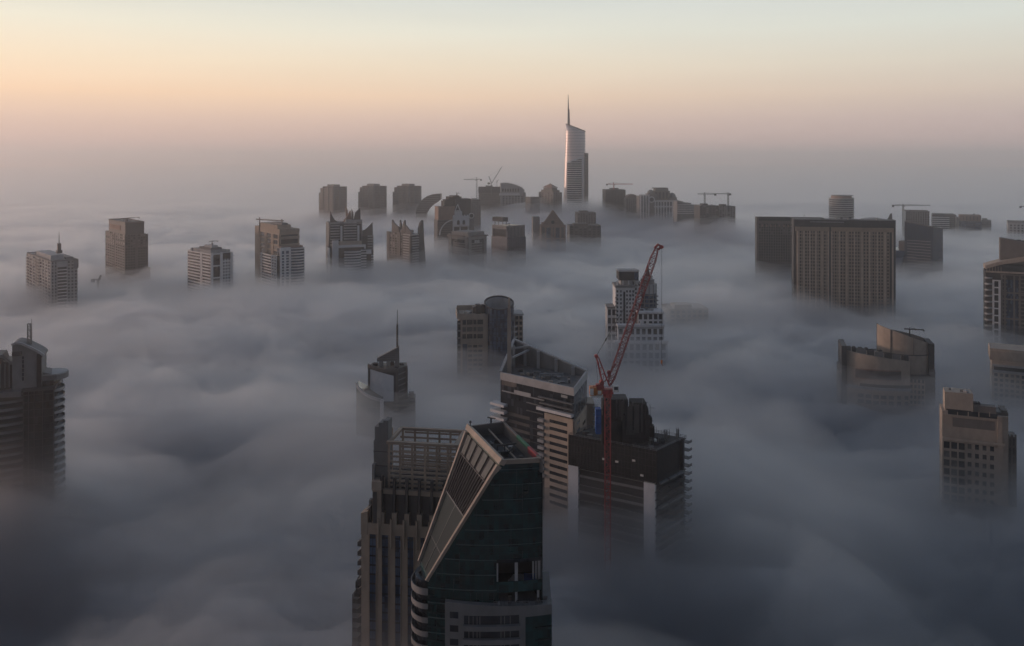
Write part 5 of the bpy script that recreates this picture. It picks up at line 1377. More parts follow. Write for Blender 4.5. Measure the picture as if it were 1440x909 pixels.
# facade, left-hand face NL -> NC and right-hand face NC -> NR
w = MB(); z = deck - 3.4; k = 0
while z > 95:
    if k > 3: w.strip([NL, NC], -.1, .25, z - .35, z)
    z -= 3.5; k += 1
t.part('floor_lines', w, 'dark')
def lpiece(name, u0, u1, ya, yb, n0, n1, m, A=NL, B=NC):
    p = along(A, B, u0, u1); D_ = (p[0][1] + p[1][1]) / 2 + t.o[1]
    mb = MB(); mb.strip(p, n0, n1, zpx(yb, D_), zpx(ya, D_)); return t.part(name, mb, m)
lpiece('stone_panel', .02, .20, 531, 543, -.1, .18, 'brown'); lpiece('stone_panel', .16, .23, 537, 544, -.1, .2, 'brown')
lpiece('sign_panel', .20, .43, 551, 555.5, -.1, .3, 'pale'); lpiece('sign_panel', .84, .92, 556, 559.5, -.1, .3, 'pale')
lpiece('ledge', .03, .62, 555.5, 556.6, -.1, .8, 'pale'); lpiece('ledge', .55, 1.0, 562, 563.2, -.1, 1.6, 'grey'); lpiece('ledge', .57, 1.0, 570.5, 571.6, -.1, 1.6, 'grey')
lpiece('ledge', .38, .6, 568, 569, -.1, .8, 'grey'); lpiece('ledge', .38, .6, 579, 580, -.1, .8, 'grey')
for j in range(7): lpiece('balcony', -.10, .10, 566 + 9.6*j, 569.5 + 9.6*j, -2.0, 3.0, 'white')
for j in range(9): lpiece('balcony', .56, .64, 588 + 9.6*j, 592 + 9.6*j, -.1, 2.4, 'pale')
lpiece('balcony', .54, 1.0, 576.5, 580.5, -.2, 2.2, 'white')
lpiece('corner_wall', .63, 1.0, 585, 760, -.2, .9, 'sand')
for j in range(12): lpiece('window', .70, .93, 592 + 10.4*j, 596.5 + 10.4*j, .9, .98, 'pane')
for j in range(6): lpiece('stone_panel', .12, .42, 583 + 10.4*j, 587 + 10.4*j, -.1, .3, 'umber')
p = along(NC, NR, 0, 1)
mb = MB(); mb.strip(p, -.2, .7, 0, zpx(580, 415)); t.part('side_wall', mb, 'sand')
for u0 in (.12, .55):
    for j in range(8): lpiece('window', u0, u0 + .2, 592 + 11*j, 596 + 11*j, .7, .78, 'pane', NC, NR)
mb = MB(); a, c = t.P(822, 428), t.P(833, 440); mb.prism([a, (c[0], a[1]), c, (a[0], c[1])], 0, zpx(568, 428)); t.part('side_wing', mb, 'sand')
for j in range(7):
    z = zpx(571 + 10*j, 428); mb = MB(); mb.box(c[0] - 1, c[0] + 1.6, a[1] - 1, a[1] + 3, z - 1.1, z); t.part('balcony', mb, 'pale')

# --- tower under construction, wrapped in dark netting
t = Plan('tower_under_construction', 'dark unfinished tower wrapped in netting with white corner columns and jumpform core on top', 880, 385)
NC, NL, NR = t.P(923, 376), t.P(800, 398), t.P(965, 395); NB = (NL[0] + NR[0] - NC[0], NL[1] + NR[1] - NC[1])
zt = zpx(636, 376)
inn = lambda p, k: lerp(p, lerp(NL, NR, .5), k)
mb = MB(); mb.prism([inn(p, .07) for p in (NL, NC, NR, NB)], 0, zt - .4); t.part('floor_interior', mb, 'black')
mb = MB(); mb.prism([NL, NC, NR, NB], zt - .4, zt); t.part('top_slab', mb, 'dark')
z = zt - 14.5; k = 0
while z > 85:
    mb = MB(); mb.prism([NL, NC, NR, NB], z - .3, z); o = t.part('floor_slab', mb, 'dark')
    mb = MB(); mb.strip(along(NL, NC, .1, .88), -.15, .12, z - .28, z + .85 if k % 2 else z - .02); t.part('slab_edge', mb, 'grey', o)
    mb = MB()
    for u_ in (.06, .36, .62): mb.strip(along(NC, NR, u_, u_ + .24), -.1, 1.6, z - .25, z + .6)
    t.part('balcony_edge', mb, 'dark' if k % 3 else 'grey', o)
    z -= 3.7; k += 1
mb = MB(); mb.strip([NL, NC], -.3, .45, zt - 13.6, zt + .5); t.part('netting', mb, 'black', None, 'dark netting on the left face')
mb = MB(); mb.strip(along(NC, NR, 0, .72), -.3, .5, zt - 14.6, zt + .6); t.part('netting', mb, 'black', None, 'dark netting on the right face')
mb = MB()
for i in range(26): p = along(NL, NC, i/26, i/26 + .004); mb.strip(p, .45, .6, zt - 13.6, zt + .9)
for i in range(5): mb.strip([NL, NC], .45, .58, zt - 1 - 2.9*i, zt - .8 - 2.9*i)
t.part('net_frame', mb, 'dark')
for u_ in (.55, .74, .83, .4): 
    p = along(NL, NC, u_, u_ + .035); h = zt - 8 - 4*(u_ == .83) + 2 * (u_ == .74); mb = MB(); mb.strip(p, .5, .7, h, h + .9); t.part('net_patch', mb, 'scuff')
for A, B, u0, u1 in ((NL, NC, -.005, .115), (NL, NC, .865, .985)):
    mb = MB(); mb.strip(along(A, B, u0, u1), -1.6, .3, 0, zt - 13.7 - .9 * u0); t.part('white_column', mb, 'white')
mb = MB(); mb.strip(along(NC, NR, .84, .90), -.6, .6, 0, zt + .4); t.part('side_column', mb, 'dark')
z = zt - 1.5
while z > 90:
    mb = MB(); mb.strip(along(NC, NR, .93, 1.06), -3.2, 2.2, z - .35, z); mb.strip(along(NC, NR, .93, 1.06), 1.9, 2.2, z, z + .8); t.part('loading_deck', mb, 'grey'); z -= 3.7
# deck clutter and edge rails
rr = random.Random(21)
mb = MB()
for A, B in ((NL, NC), (NC, NR), (NR, NB), (NB, NL)):
    for i in range(16): p = lerp(A, B, i/16); mb.box(p[0]-.08, p[0]+.08, p[1]-.08, p[1]+.08, zt, zt + 1.5)
    for h in (.7, 1.3): mb.bar((*A, zt + h), (*B, zt + h), .12)
t.part('edge_rail', mb, 'steel')
for i in range(34):
    u_, v_ = rr.uniform(.04, .9), rr.uniform(.05, .9)
    p = lerp(lerp(NL, NC, u_), lerp(NB, NR, u_), v_); w_, d_, h_ = rr.uniform(.6, 3), rr.uniform(.6, 2.5), rr.uniform(.3, 1.8)
    mb = MB(); mb.box(p[0], p[0] + w_, p[1], p[1] + d_, zt, zt + h_); t.part('material_stack', mb, rr.choice(['dark', 'dark', 'grey', 'brown', 'umber', 'scuff']))
for i in range(16):
    u_, v_ = rr.uniform(.6, 1), rr.uniform(.1, 1.0)
    p = lerp(lerp(NL, NC, u_), lerp(NB, NR, u_), v_); mb = MB(); hh = rr.uniform(1.5, 4.5); mb.bar((*p, zt), (p[0] + rr.uniform(-.3, .3), p[1], zt + hh), .16); mb.bar((p[0] + .7, p[1], zt), (p[0] + .7, p[1], zt + hh), .16)
    mb.bar((p[0], p[1], zt + hh * .6), (p[0] + .7, p[1], zt + hh * .6), .12); t.part('scaffold_frame', mb, 'steel')
# the core: dark formwork boxes
Dc = 392
def core(pxa, pxb, pya, pyb, d0, d1, m, name='formwork_box'):
    a, c = t.P(pxa, d0), t.P(pxb, d0)
    mb = MB(); mb.box(a[0], c[0], a[1], a[1] + d1, zpx(pyb, d0), zpx(pya, d0))
    x = a[0]
    while x < c[0]: mb.box(x, x + .18, a[1] - .22, a[1] - .02, zpx(pyb, d0), zpx(pya, d0) + .5); x += 1.15
    for h in range(3): z_ = zpx(pyb, d0) + (zpx(pya, d0) - zpx(pyb, d0)) * (h + .5) / 3; mb.box(a[0] - .3, c[0] + .3, a[1] - .34, a[1] - .24, z_, z_ + .22)
    return t.part(name, mb, m)
core(846, 883, 585, 626, 388, 9, 'black'); core(848, 866, 563, 590, 387, 8, 'black'); core(864, 883, 562, 590, 389, 9, 'dark'); core(888, 909, 567, 590, 391, 8, 'black')
core(876, 913, 584, 624, 386.5, 9, 'dark'); core(909, 917, 588, 612, 393, 5, 'black')
core(881, 893, 588, 612, 385.5, .8, 'umber', 'core_opening'); core(897, 901, 591, 602, 385.6, .7, 'black', 'core_opening')
for pxa, pxb, pya, pyb, d0, n_ in ((850, 881, 561, 592, 387.6, 12), (879, 911, 568, 612, 385.9, 10)):
    for i in range(n_):                             # panels and brackets hung round the formwork, out of line with each other
        px = pxa + (pxb - pxa) * i / n_; p = t.P(px, d0 - rr.uniform(.1, .9)); w_ = rr.uniform(.7, 1.5); lean = rr.uniform(-.35, .35)
        mb = MB(); mb.prism([(p[0], p[1]), (p[0] + w_, p[1] - .1), (p[0] + w_ + .1, p[1] + .5), (p[0], p[1] + .5)], zpx(pyb - rr.uniform(0, 8), d0), [zpx(pya + rr.uniform(-1.5, 6), d0) + q for q in (0, lean, lean, 0)])
        t.part('formwork_panel', mb, rr.choice(['black', 'black', 'dark', 'umber']))
for i in range(46):
    px, D_ = rr.uniform(846, 914), rr.uniform(385.5, 396); p = t.P(px, D_); top_ = 563 + 3 * abs(px - 868) / 10 + rr.uniform(0, 26)
    w_, d_, h_ = rr.uniform(.8, 3.6), rr.uniform(.8, 3), rr.uniform(.8, 4.5); z0 = zpx(top_ + 14, D_)
    mb = MB(); mb.box(p[0], p[0] + w_, p[1], p[1] + d_, z0 - 2, z0 + h_); mb.bar((p[0] + .1, p[1], z0 + h_), (p[0] + w_, p[1] - .4, z0 + h_ + rr.uniform(.2, 1.2)), .16); t.part('formwork_panel', mb, rr.choice(['black', 'black', 'dark', 'umber']))
for i in range(22):
    px, D_ = rr.uniform(847, 917), rr.uniform(387, 396); p = t.P(px, D_); z0 = zpx(rr.uniform(568, 600), D_)
    mb = MB(); mb.bar((*p, z0 - 2), (p[0], p[1], z0 + rr.uniform(1.5, 3.2)), .2); mb.bar((p[0], p[1], z0 + 1.2), (p[0] + rr.uniform(1, 2.6), p[1], z0 + 1.2), .14); t.part('formwork_post', mb, 'steel')
for pya, pyb in ((576, 585), (586, 597), (598, 611)):
    a, c = t.P(838, 385), t.P(845.5, 385); mb = MB(); mb.box(a[0], c[0], a[1], a[1] + 4, zpx(pyb, 385), zpx(pya, 385)); t.part('safety_screen', mb, 'sheet')
p1, p2 = t.P(936, 392), t.P(953, 394)
for p, py in ((p1, 605), (p2, 606)):
    mb = MB(); mb.truss((p[0], p[1], zt), (p[0], p[1], zpx(py, 392)), 1.0, 1.2, .14); t.part('hoist_mast', mb, 'steel')

# --- red luffing crane in front of it
D = 366.0; s_ = D / FPX
ox = px_at(854.5, D); t = thing('tower_crane', 'large red luffing tower crane with its lattice jib raised high to the right', 'crane', (ox, D, 0))
X = lambda px: px_at(px, D) - ox
Z = lambda py: zpx(py, D)
mb = MB(); mb.truss((0, 0, 85), (0, 0, Z(557)), 2.4, 2.8, .15); mb.obj('mast', 'red', t)
mb = MB(); mb.tube((0, 0, Z(558)), (0, 0, Z(553)), 2.0, 2.0, 14); mb.box(-2.4, 2.4, -1.8, 1.8, Z(553), Z(549)); mb.obj('slewing_ring', 'red', t)
mb = MB(); mb.box(X(831), X(866), -1.7, 1.7, Z(549), Z(546.5)); 
for px in (834, 842, 862): mb.bar((X(px), -1.6, Z(546)), (X(px), -1.6, Z(542)), .15)
mb.bar((X(833), -1.6, Z(542)), (X(866), -1.6, Z(542)), .15); mb.obj('machinery_deck', 'red', t)
mb = MB(); mb.box(X(829), X(838.5), -2.0, 1.6, Z(555), Z(543.5)); mb.box(X(838.9), X(846.5), -1.8, 1.4, Z(554), Z(547)); mb.obj('counterweight', 'orange', t)
mb = MB(); mb.box(X(828.7), X(834), -2.25, -2.02, Z(554), Z(545)); mb.box(X(840), X(845), -2.05, -1.82, Z(553), Z(548)); mb.box(X(829.5), X(846.8), -2.1, 1.2, Z(557.5), Z(555.02)); mb.obj('ballast_plate', 'scuff', t)
mb = MB(); mb.box(X(838), X(848), -1.4, 1.2, Z(546.4), Z(540)); mb.tube((X(846), -1.5, Z(538)), (X(846), 1.5, Z(538)), 1.0, 1.0, 14); mb.obj('winch', 'red', t)
mb = MB(); mb.box(X(861), X(869), -2.6, -.3, Z(550), Z(541)); c_ = mb.obj('cab', 'scuff', t)
mb = MB(); mb.box(X(862.5), X(868), -2.7, -2.62, Z(546.5), Z(542)); mb.obj('cab_window', 'pane', c_)
foot = Vector((X(857), 0, Z(541))); tip = Vector((X(923.5), 0, Z(350)))
mb = MB(); mid = foot + (tip - foot) * .93
mb.truss(foot, foot + (tip - foot) * .06, 1.3, 2.0, .2, up=(0, 1, 0), taper=2.0); mb.truss(foot + (tip - foot) * .06, mid, 2.5, 2.5, .17, up=(0, 1, 0)); mb.truss(mid, tip, 2.5, 2.0, .17, up=(0, 1, 0), taper=.5)
jib = mb.obj('jib', 'red', t)
mb = MB()
for k in (.10, .13, .16, .62, .645): 
    p = foot + (tip - foot) * k; mb.box(p.x - .5, p.x + .5, -1.5, -1.4, p.z - .35, p.z + .35)
mb.obj('jib_panels', 'scuff', jib)
mb = MB(); h = Vector((X(930.5), 0, Z(347.5)))
mb.bar(tip + Vector((-1, 0, .2)), Vector((X(926), 0, Z(343.5))), .9); mb.bar(Vector((X(925), 0, Z(343.8))), h, .8); mb.bar(tip, h + Vector((0, 0, -.6)), .5); mb.tube((h.x, -.5, h.z), (h.x, .5, h.z), .8, .8, 12); mb.bar(Vector((X(928), 0, Z(346))), Vector((X(927), 0, Z(352))), .5); mb.obj('jib_head', 'red', jib)
mb = MB(); ax = Vector((X(838.5), 0, Z(501)))
for sx in (-1.1, 1.1):
    mb.bar((X(849), sx, Z(547)), (ax.x, sx*.5, ax.z), .55); mb.bar((X(857), sx, Z(543)), (ax.x + 1, sx*.5, ax.z - .6), .5)
for k in (.2, .42, .62, .8):
    a = Vector((X(849), 0, Z(547))).lerp(ax, k); c = Vector((X(857), 0, Z(543))).lerp(ax, k); mb.bar(a, c, .26)
    e = Vector((X(857), 0, Z(543))).lerp(ax, min(1, k + .2)); mb.bar(a, e, .2)
mb.tube((ax.x, -.8, ax.z), (ax.x, .8, ax.z), .8, .8, 12); mb.obj('apex_frame', 'red', t)
mb = MB(); mb.bar(foot + (tip-foot)*.02 + Vector((-2.5, 0, 0)), foot + (tip-foot)*.17, .35); mb.box(X(852.5), X(858.5), -1, 1, Z(529), Z(525.5)) if False else mb.tube((X(856.5), -.9, Z(524)), (X(856.5), .9, Z(524)), .9, .9, 12); mb.obj('luffing_sheave', 'red', t)
mb = MB()
pend = foot + (tip - foot) * .93
lk = ax.lerp(Vector((X(880), 0, Z(440))), .55)
for y in (-.45, .45): mb.bar((ax.x, y, ax.z), (pend.x, y, pend.z), .09)
mb.bar((ax.x - .3, 0, ax.z), (X(841), 0, Z(541)), .1); mb.bar((ax.x + .3, .3, ax.z), (X(845), .3, Z(541)), .08); mb.obj('pendant_cable', 'cable', t)
ms = ax.lerp(pend, .155); ms2 = ax.lerp(pend, .185)
mb = MB(); mb.bar(ms, ms2, .5); mb.obj('cable_shackle', 'cable', t)
mb = MB(); mb.bar((h.x - .2, 0, h.z), (h.x - .2, 0, Z(507)), .07); mb.bar((h.x + .15, 0, h.z), (h.x + .05, 0, Z(507)), .07); hr = mb.obj('hoist_rope', 'cable', t)
mb = MB(); mb.tube((h.x, 0, Z(507)), (h.x, 0, Z(512)), .45, .3, 8); mb.bar((h.x, 0, Z(512)), (h.x + .4, 0, Z(514.5)), .2); mb.obj('hook_block', 'orange', hr)
mb = MB()
for k in (.07, .3, .55, .75): 
    p = foot + (tip - foot) * k; mb.box(p.x - 2.2, p.x - 1.2, -.5, .5, p.z - .1, p.z + .1)
mb.obj('jib_walkway', 'red', jib)

# --- beige tower with an open pergola crown
b = Building('residential_tower', 'beige stone-ribbed tower with an open rooftop pergola, beside the sloped glass tower', 522, 522, 652, 265, -9)
X = lambda px, y=0.0: b.u(px, y); Z = b.z; b.low = 130
L = b.L
x0 = X(508); xr = X(645)
body(b, x0, xr, 0, 24, Z(738), 'beige')
mb = MB()
strips = ((519.5, 529.5), (537, 546.5), (555.5, 564), (573, 582.5), (591, 600), (609, 618))
w = MB(); w2 = MB()
for a, c in strips:
    mb = MB(); mb.box(X(a), X(c), -.12, .05, 120, Z(751)); o = b.part('glass_strip', mb, 'blue')
    mb = MB(); z = Z(754)
    while z > 130: mb.box(X(a), X(c), -.2, -.125, z - .5, z); z -= 2.95
    mb.box((X(a) + X(c))/2 - .06, (X(a) + X(c))/2 + .06, -.19, -.13, 120, Z(751) - .01)
    b.part('spandrels', mb, 'pane', o)
    for px in (a, c): w.box(X(px) - .12, X(px) + .12, -.35, .0, 120, Z(751))
w.box(X(518), xr, -.45, -.01, Z(750.5), Z(735)); b.part('stone_surrounds', w, 'beige')
for k in range(6): b.part('stone_fin', MB().box(X(531.5 + 18*k), X(534 + 18*k), -1.1, -.46, Z(768), Z(727)), 'beige')
mb = MB(); mb.prism([(x0, -.4), (X(517.5), -.4), (X(517.5), 3), (x0, 3)], Z(752), [Z(722), Z(719), Z(719), Z(722)]); b.part('corner_pier', mb, 'beige')
mb = MB(); mb.prism([(x0 - .5, 1), (X(520), 1), (X(520), 14), (x0 - .5, 14)], Z(738), [Z(727), Z(714), Z(714), Z(727)]); b.part('sloped_shoulder', mb, 'umber')
for px, h in ((514.5, 709), (521, 703)): b.part('chimney_post', MB().box(X(px), X(px + 3.2), 3, 4.6, Z(738), Z(h)), 'grey')
# upper recessed storeys
body(b, X(523), xr, 1.2, 22, Z(693), 'dark', 'upper_body', Z(738) + .01)
for k in range(6):
    a = 534 + 17.6*k
    b.part('stone_rib', MB().box(X(a), X(a + 6.6), -.5, 1.19, Z(738), Z(719)), 'beige')
    b.part('stone_rib', MB().box(X(a + .8), X(a + 4.2), -.2, 1.18, Z(719) + .01, Z(669 + k*.8)), 'umber')
    b.part('recess_panel', MB().box(X(a + 7.4), X(a + 16.6), .9, 1.17, Z(737), Z(695)), 'umber')
b.part('corner_tower', MB().box(X(525), X(537), -.8, 5, Z(738), Z(687)), 'beige'); b.part('corner_tower_glazing', MB().box(X(525.6), X(531), -.95, -.82, Z(734), Z(690)), 'umber'); b.part('corner_cap', MB().box(X(524.2), X(537.6), -1.2, 5.5, Z(687) + .01, Z(675.5)), 'sand')
b.part('parapet_band', MB().box(X(538), xr, .3, 1.6, Z(694), Z(687.5)), 'beige')
b.part('edge_fin', MB().box(X(521.7), X(525), 1, 8, Z(693), Z(655)), 'grey')
b.part('roof', MB().box(X(538), xr, 1.7, 21, Z(693) + .01, Z(692)), 'dark')
# crown slab with stepped top
for a, c, py in ((525.5, 534, 620), (527, 532.5, 600), (532.5, 539, 594.5), (539, 546, 591)): b.part('crown_slab', MB().box(X(a, 3), X(c, 3), 3 + (a > 526) * .02, 7, Z(690), Z(py, 268)), 'grey')
for py in (640, 660): b.part('slab_joint', MB().box(X(525, 3), X(546, 3), 2.9, 2.99, Z(py), Z(py) + .3), 'umber')
# pergola
yf, yb = 2.0, 16.0
zt = Z(622.5); zb = Z(690)
for i, a in enumerate((545.5, 561, 578, 596, 612.5, 628, 641)):
    for y in (yf, yb):
        x = X(a + (4 if y == yb else 0), y); mb = MB(); mb.box(x, x + .62, y, y + .62, zb, zt - .4); b.part('pergola_post', mb, 'beige')
xa, xb = X(545, yf), X(652, yf)
for y in (yf, yb):
    for k, py in enumerate((637, 644, 651.5, 658, 664.5, 671, 678, 684)):
        if y == yb and k > 6: continue
        mb = MB(); mb.box(xa, xb, y + .1, y + .5, Z(py) - .28, Z(py) + .28); b.part('pergola_rail', mb, 'beige')
mb = MB(); mb.box(xa - .3, xb, yf - .3, yf + 1.0, zt - .9, zt); mb.box(xa - .3, xb, yb - .3, yb + 1.0, zt - .9, zt); mb.box(xb - 3.4, xb - .6, yf + 1.0, yb - .3, zt - .9, zt - .01); mb.box(xa - .3, xa + .9, yf + 1, yb - .3, zt - .9, zt - .01); b.part('pergola_ring', mb, 'beige')
mb = MB(); y = yb + .3; mb.box(xa + 1.5, xb, y - .2, y + .2, Z(629.5) - .25, Z(629.5) + .25); b.part('pergola_rail', mb, 'beige')
mb = MB()
for k in range(7): mb.box(xb - .6, xb, yf + .5, yb, Z(637 + 7*k) - .25, Z(637 + 7*k) + .25)
for k in range(4): y = yf + 1 + k * 4; mb.box(xb - .55, xb - .05, y, y + .5, zb, zt - .9)
b.part('pergola_side', mb, 'beige')
mb = MB()
for k in range(7):
    y = yf + 1.5 + k*1.9; mb.box(xa, xb, y, y + .3, Z(681), Z(681) + .35)
b.part('pergola_slats', mb, 'umber')
b.clutter(xa + 1, xb - 4, 4, 13, Z(692) + .02, 14, 5, 'umber', 2.2)
# sawtooth balconies seen in profile on the left edge
first = None; z = Z(765)
while z > 135:
    if first is None:
        mb = MB(); mb.add([(x0 - 1.6, 1, -1.6), (x0, 1, -1.6), (x0, 1, 1.1), (x0 - 1.6, 1, -.3), (x0 - 1.6, 7, -1.6), (x0, 7, -1.6), (x0, 7, 1.1), (x0 - 1.6, 7, -.3)], [(0,1,2,3), (7,6,5,4), (0,4,5,1), (1,5,6,2), (2,6,7,3), (3,7,4,0)]); first = b.part('sawtooth_balcony', mb, 'umber'); first.location = (0, 0, z)
    else: c = first.copy(); col.objects.link(c); c.parent = b.root; c.location = (0, 0, z)
    z -= 3.05
zw = Z(848)
b.part('left_wing', MB().box(X(489), x0 - .02, 4, 20, 0, zw), 'grey')
b.part('left_wing_upper', MB().box(X(497), x0 - .02, 3, 18, zw, Z(835)), 'umber')
for i in range(5):
    mb = MB(); mb.box(X(495 + i % 3*2), X(503 + i % 2*3), 2 + i*.4, 4 + i, Z(846 - 3*i), Z(840 - 4.2*i)); b.part('planter_tier', mb, 'dark')
mb = MB(); z = zw - 1.5
while z > 135: mb.box(X(490), x0 - .2, 3.7, 3.98, z - 1.2, z); z -= 3.05
b.part('wing_window_bands', mb, 'blind')

# --- dark tower on the left edge
b = Building('residential_tower', 'dark glass tower with tiers of curved balconies, cut by the left edge', -50, 33, 76, 395, 20, fade=690)
Z = b.z; b.low = 95; X = lambda px, y=0.0: b.u(px, y)
L, W = b.L, b.Mv
body(b, 0, L, 0, 26, Z(550), 'glass'); body(b, X(-52), -.02, 3, 26, Z(556), 'umber', 'left_body')
mb = MB()
for px in (33, 40, 48, 60, 75.2): mb.box(X(px) - .15, X(px) + .3, -.25, .02, b.low, Z(552))
z = Z(556)
while z > b.low: mb.box(0, L, -.12, .01, z - .3, z); z -= 3.55
b.part('mullions', mb, 'umber')
mb = MB(); mb.box(-.6, L + .5, -.8, 26.5, Z(551.5), Z(547)); b.part('parapet', mb, 'umber')
def tier(xa, xb, y0, dep, zz, name, m):
    n = 8; pts = [(xa + (xb - xa) * i / n, y0 - dep * (math.sin(math.pi * (.12 + .88 * i / n)) ** .7 if False else (1 - abs(2*i/n - 1) ** 2.2))) for i in range(n + 1)]
    mb = MB(); mb.prism(pts + [(xb, y0 + .5), (xa, y0 + .5)], zz - 1.3, zz - 1.0); mb.strip(pts, -.25, 0, zz - 1.0, zz); return b.part(name, mb, m)
z = Z(563); 
while z > b.low:
    tier(X(-53), X(32), 3, 2.8, z, 'balcony', 'grey'); z -= 3.55
mb = MB(); z = Z(563)
while z > b.low: mb.box(X(-53), X(31), 2.8, 2.98, z - 3.2, z - 1.4); z -= 3.55
b.part('balcony_glazing', mb, 'pane')
z = Z(552.5); k = 0
while z > b.low:
    cx, cy = L - .2, 8; pts = ring_pts(cx, cy, 3.6 + .25*(k > 8) + .1*(k % 3), 6.5, 10, -90, 90)
    mb = MB(); mb.prism(pts, z - 1.3, z - 1.05); mb.strip(pts, -.22, 0, z - 1.05, z); b.part('end_balcony', mb, 'pale'); z -= 3.55; k += 1
cx, cy = L - 3, 9
mb = MB(); pts = [(X(58, 4), 4)] + ring_pts(L - 1.5, 10, 6.3, 7, 14, -70, 90) + [(X(60, 16), 16)]
mb.prism(pts, [Z(541)] * len(pts), [Z(528) if i == 0 or i == len(pts) - 1 else Z(534) + (Z(528) - Z(534)) * 0 for i in range(len(pts))]); b.part('curved_canopy', mb, 'grey')
mb = MB(); mb.prism([(x - .3, y - .3) for x, y in pts], Z(533.5), Z(532)); b.part('canopy_rim', mb, 'pale')
mb = MB(); mb.box(X(59), L - .5, 2, 16, Z(547), Z(541)); b.part('canopy_base', mb, 'glass')
q = [(17, 551), (17, 487), (17, 484), (22, 482.5), (30, 484), (42, 490), (55, 497.5), (60.5, 502), (60.5, 505), (58.5, 505), (58.5, 548), (50, 549), (45, 553)]
mb = MB(); mb.outline([(X(px, 1), Z(py)) for px, py in q], 1, 14); b.part('crown_block', mb, 'grey')
mb = MB(); rim = [(16, 484.5), (22, 482), (30, 483.5), (42, 489.5), (55, 497), (61.5, 502.5)]
for (a, c), (a2, c2) in zip(rim, rim[1:]): mb.bar((X(a, 0), 0.4, Z(c)), (X(a2, 0), .4, Z(c2)), 1.1, 1.0)
b.part('crown_rim', mb, 'pale')
b.part('dark_panel', MB().box(X(51.5), X(58), .4, .98, Z(548), Z(500)), 'black'); b.part('slot_window', MB().box(X(30.5), X(33), .8, .98, Z(536), Z(502)), 'pane')  # black panel down the right of the crown block
for j in range(5): b.part('slot_bar', MB().box(X(30), X(33.5), .6, .79, Z(507 + 6*j), Z(506 + 6*j)), 'grey')
b.part('crown_soffit', MB().box(X(17), X(30), -.6, .98, Z(500), Z(494.5)), 'umber')
mb = MB(); mb.outline([(X(-40, 4), Z(556)), (X(-40, 4), Z(498)), (X(2, 4), Z(500)), (X(5, 4), Z(509)), (X(16, 4), Z(512)), (X(16.5, 4), Z(547))], 4, 16); b.part('left_crown', mb, 'umber')
b.part('left_crown_roof', (lambda mb: (mb.bar((X(-40, 3), 3, Z(496)), (X(4, 3), 3, Z(501)), 1.3), mb.bar((X(4, 3), 3, Z(501)), (X(17, 3), 3, Z(513)), 1.0), mb)[2])(MB()), 'grey')
mb = MB()
for px in (-8, -1, 6, 12): mb.box(X(px, 3), X(px, 3) + .5, 3.2, 3.98, Z(546), Z(512))
b.part('left_crown_posts', mb, 'grey')
mb = MB(); mb.prism([(X(-52), 1), (X(31), -3.0), (X(31), 6), (X(-52), 8)], Z(556) + .01, [Z(551), Z(548), Z(548), Z(551)]); b.part('terrace_roof', mb, 'grey')
mb = MB(); mb.truss((X(41, 6), 6, Z(490)), (X(41, 6), 6, Z(459)), 1.3, 1.4, .16); b.part('lattice_mast', mb, 'steel'); b.mast(X(44.6, 7), 7, Z(492), Z(453) - Z(492), .22)

# ================================================================== the front tower, its top cut by a sloping face
D0 = 216.0
FO = (px_at(690, D0), D0)
ft = thing('glass_tower', 'dark green glass tower in front with a sloping pink-framed face and rooftop well', 'building', (FO[0], FO[1], 0))
FZ = 222.8
def wp(px, py, z):
    """world point on the plane of height z seen at a photo pixel"""
    d = (CAM_Z - z) * FPX / (py - HORIZON); return Vector((px_at(px, d), d, z))
arc_y = lambda x: D0 - 1.7 * (1 - ((x + 7) / 14.9) ** 2)
fA = wp(660, 600, FZ); fK = wp(709, 594, FZ); fR = wp(763, 646.5, FZ); fB = Vector((px_at(707, arc_y(-2.4)), arc_y(-2.4), FZ))
fC = Vector((px_at(602, 216), 216, zpx(818, 216)))
nrm = (fB - fA).cross(fC - fA).normalized()
if nrm.z < 0: nrm = -nrm
dr = Vector(((591 - 720) / FPX, 1, -(790 - HORIZON) / FPX)); o_ = Vector((0, 0, CAM_Z))
fD = o_ + dr * (nrm.dot(fA - o_) / nrm.dot(dr))
plane_z = lambda x, y: fA.z - (nrm.x * (x - fA.x) + nrm.y * (y - fA.y)) / nrm.z
loc = lambda x, y: (x - FO[0], y - FO[1])
NA = 40
arc = [(fC.x + (fR.x - fC.x) * i / NA, arc_y(fC.x + (fR.x - fC.x) * i / NA)) for i in range(NA + 1)]
topz = lambda x, y: min(FZ, plane_z(x, y))
# split the plan at the terrace's left end
xs = px_at(697, 215)
ia = min(range(NA + 1), key=lambda i: abs(arc[i][0] - xs)); xs = arc[ia][0]
ib = min(range(NA + 1), key=lambda i: abs(arc[i][0] - fB.x))
tK = (xs - fA.x) / (fK.x - fA.x); back = (xs, fA.y + (fK.y - fA.y) * tK)
V0, V1, V2, V3 = 196.9, 190.7, 188.9, 185.9          # terrace voids: V0..V1 and V2..V3
def solid(name, pts, lo, m, hi=None):
    mb = MB(); mb.prism([loc(*p) for p in pts], lo, hi if hi else [topz(*p) - .05 for p in pts]); return mb.obj(name, m, ft)
# one mesh for the glass body: walls, roof deck lower than the rim
DECK = FZ - 3.0
left_pts = [(fD.x, fD.y)] + arc[:ia + 1] + [back, (fA.x, fA.y)]
mb = MB()
def walls(pts, lo, hi):
    n = len(pts)
    mb.add([(*loc(*p), lo if not callable(lo) else lo(*p)) for p in pts] + [(*loc(*p), hi(*p)) for p in pts], [(i, i + 1, n + i + 1, n + i) for i in range(n - 1)])
walls(arc[:ia + 1], 0, topz); walls(arc[ia:], V0, topz)
walls([(fR.x, fR.y), (fK.x, fK.y), back, (fA.x, fA.y), (fD.x, fD.y), arc[0]], 0, topz)
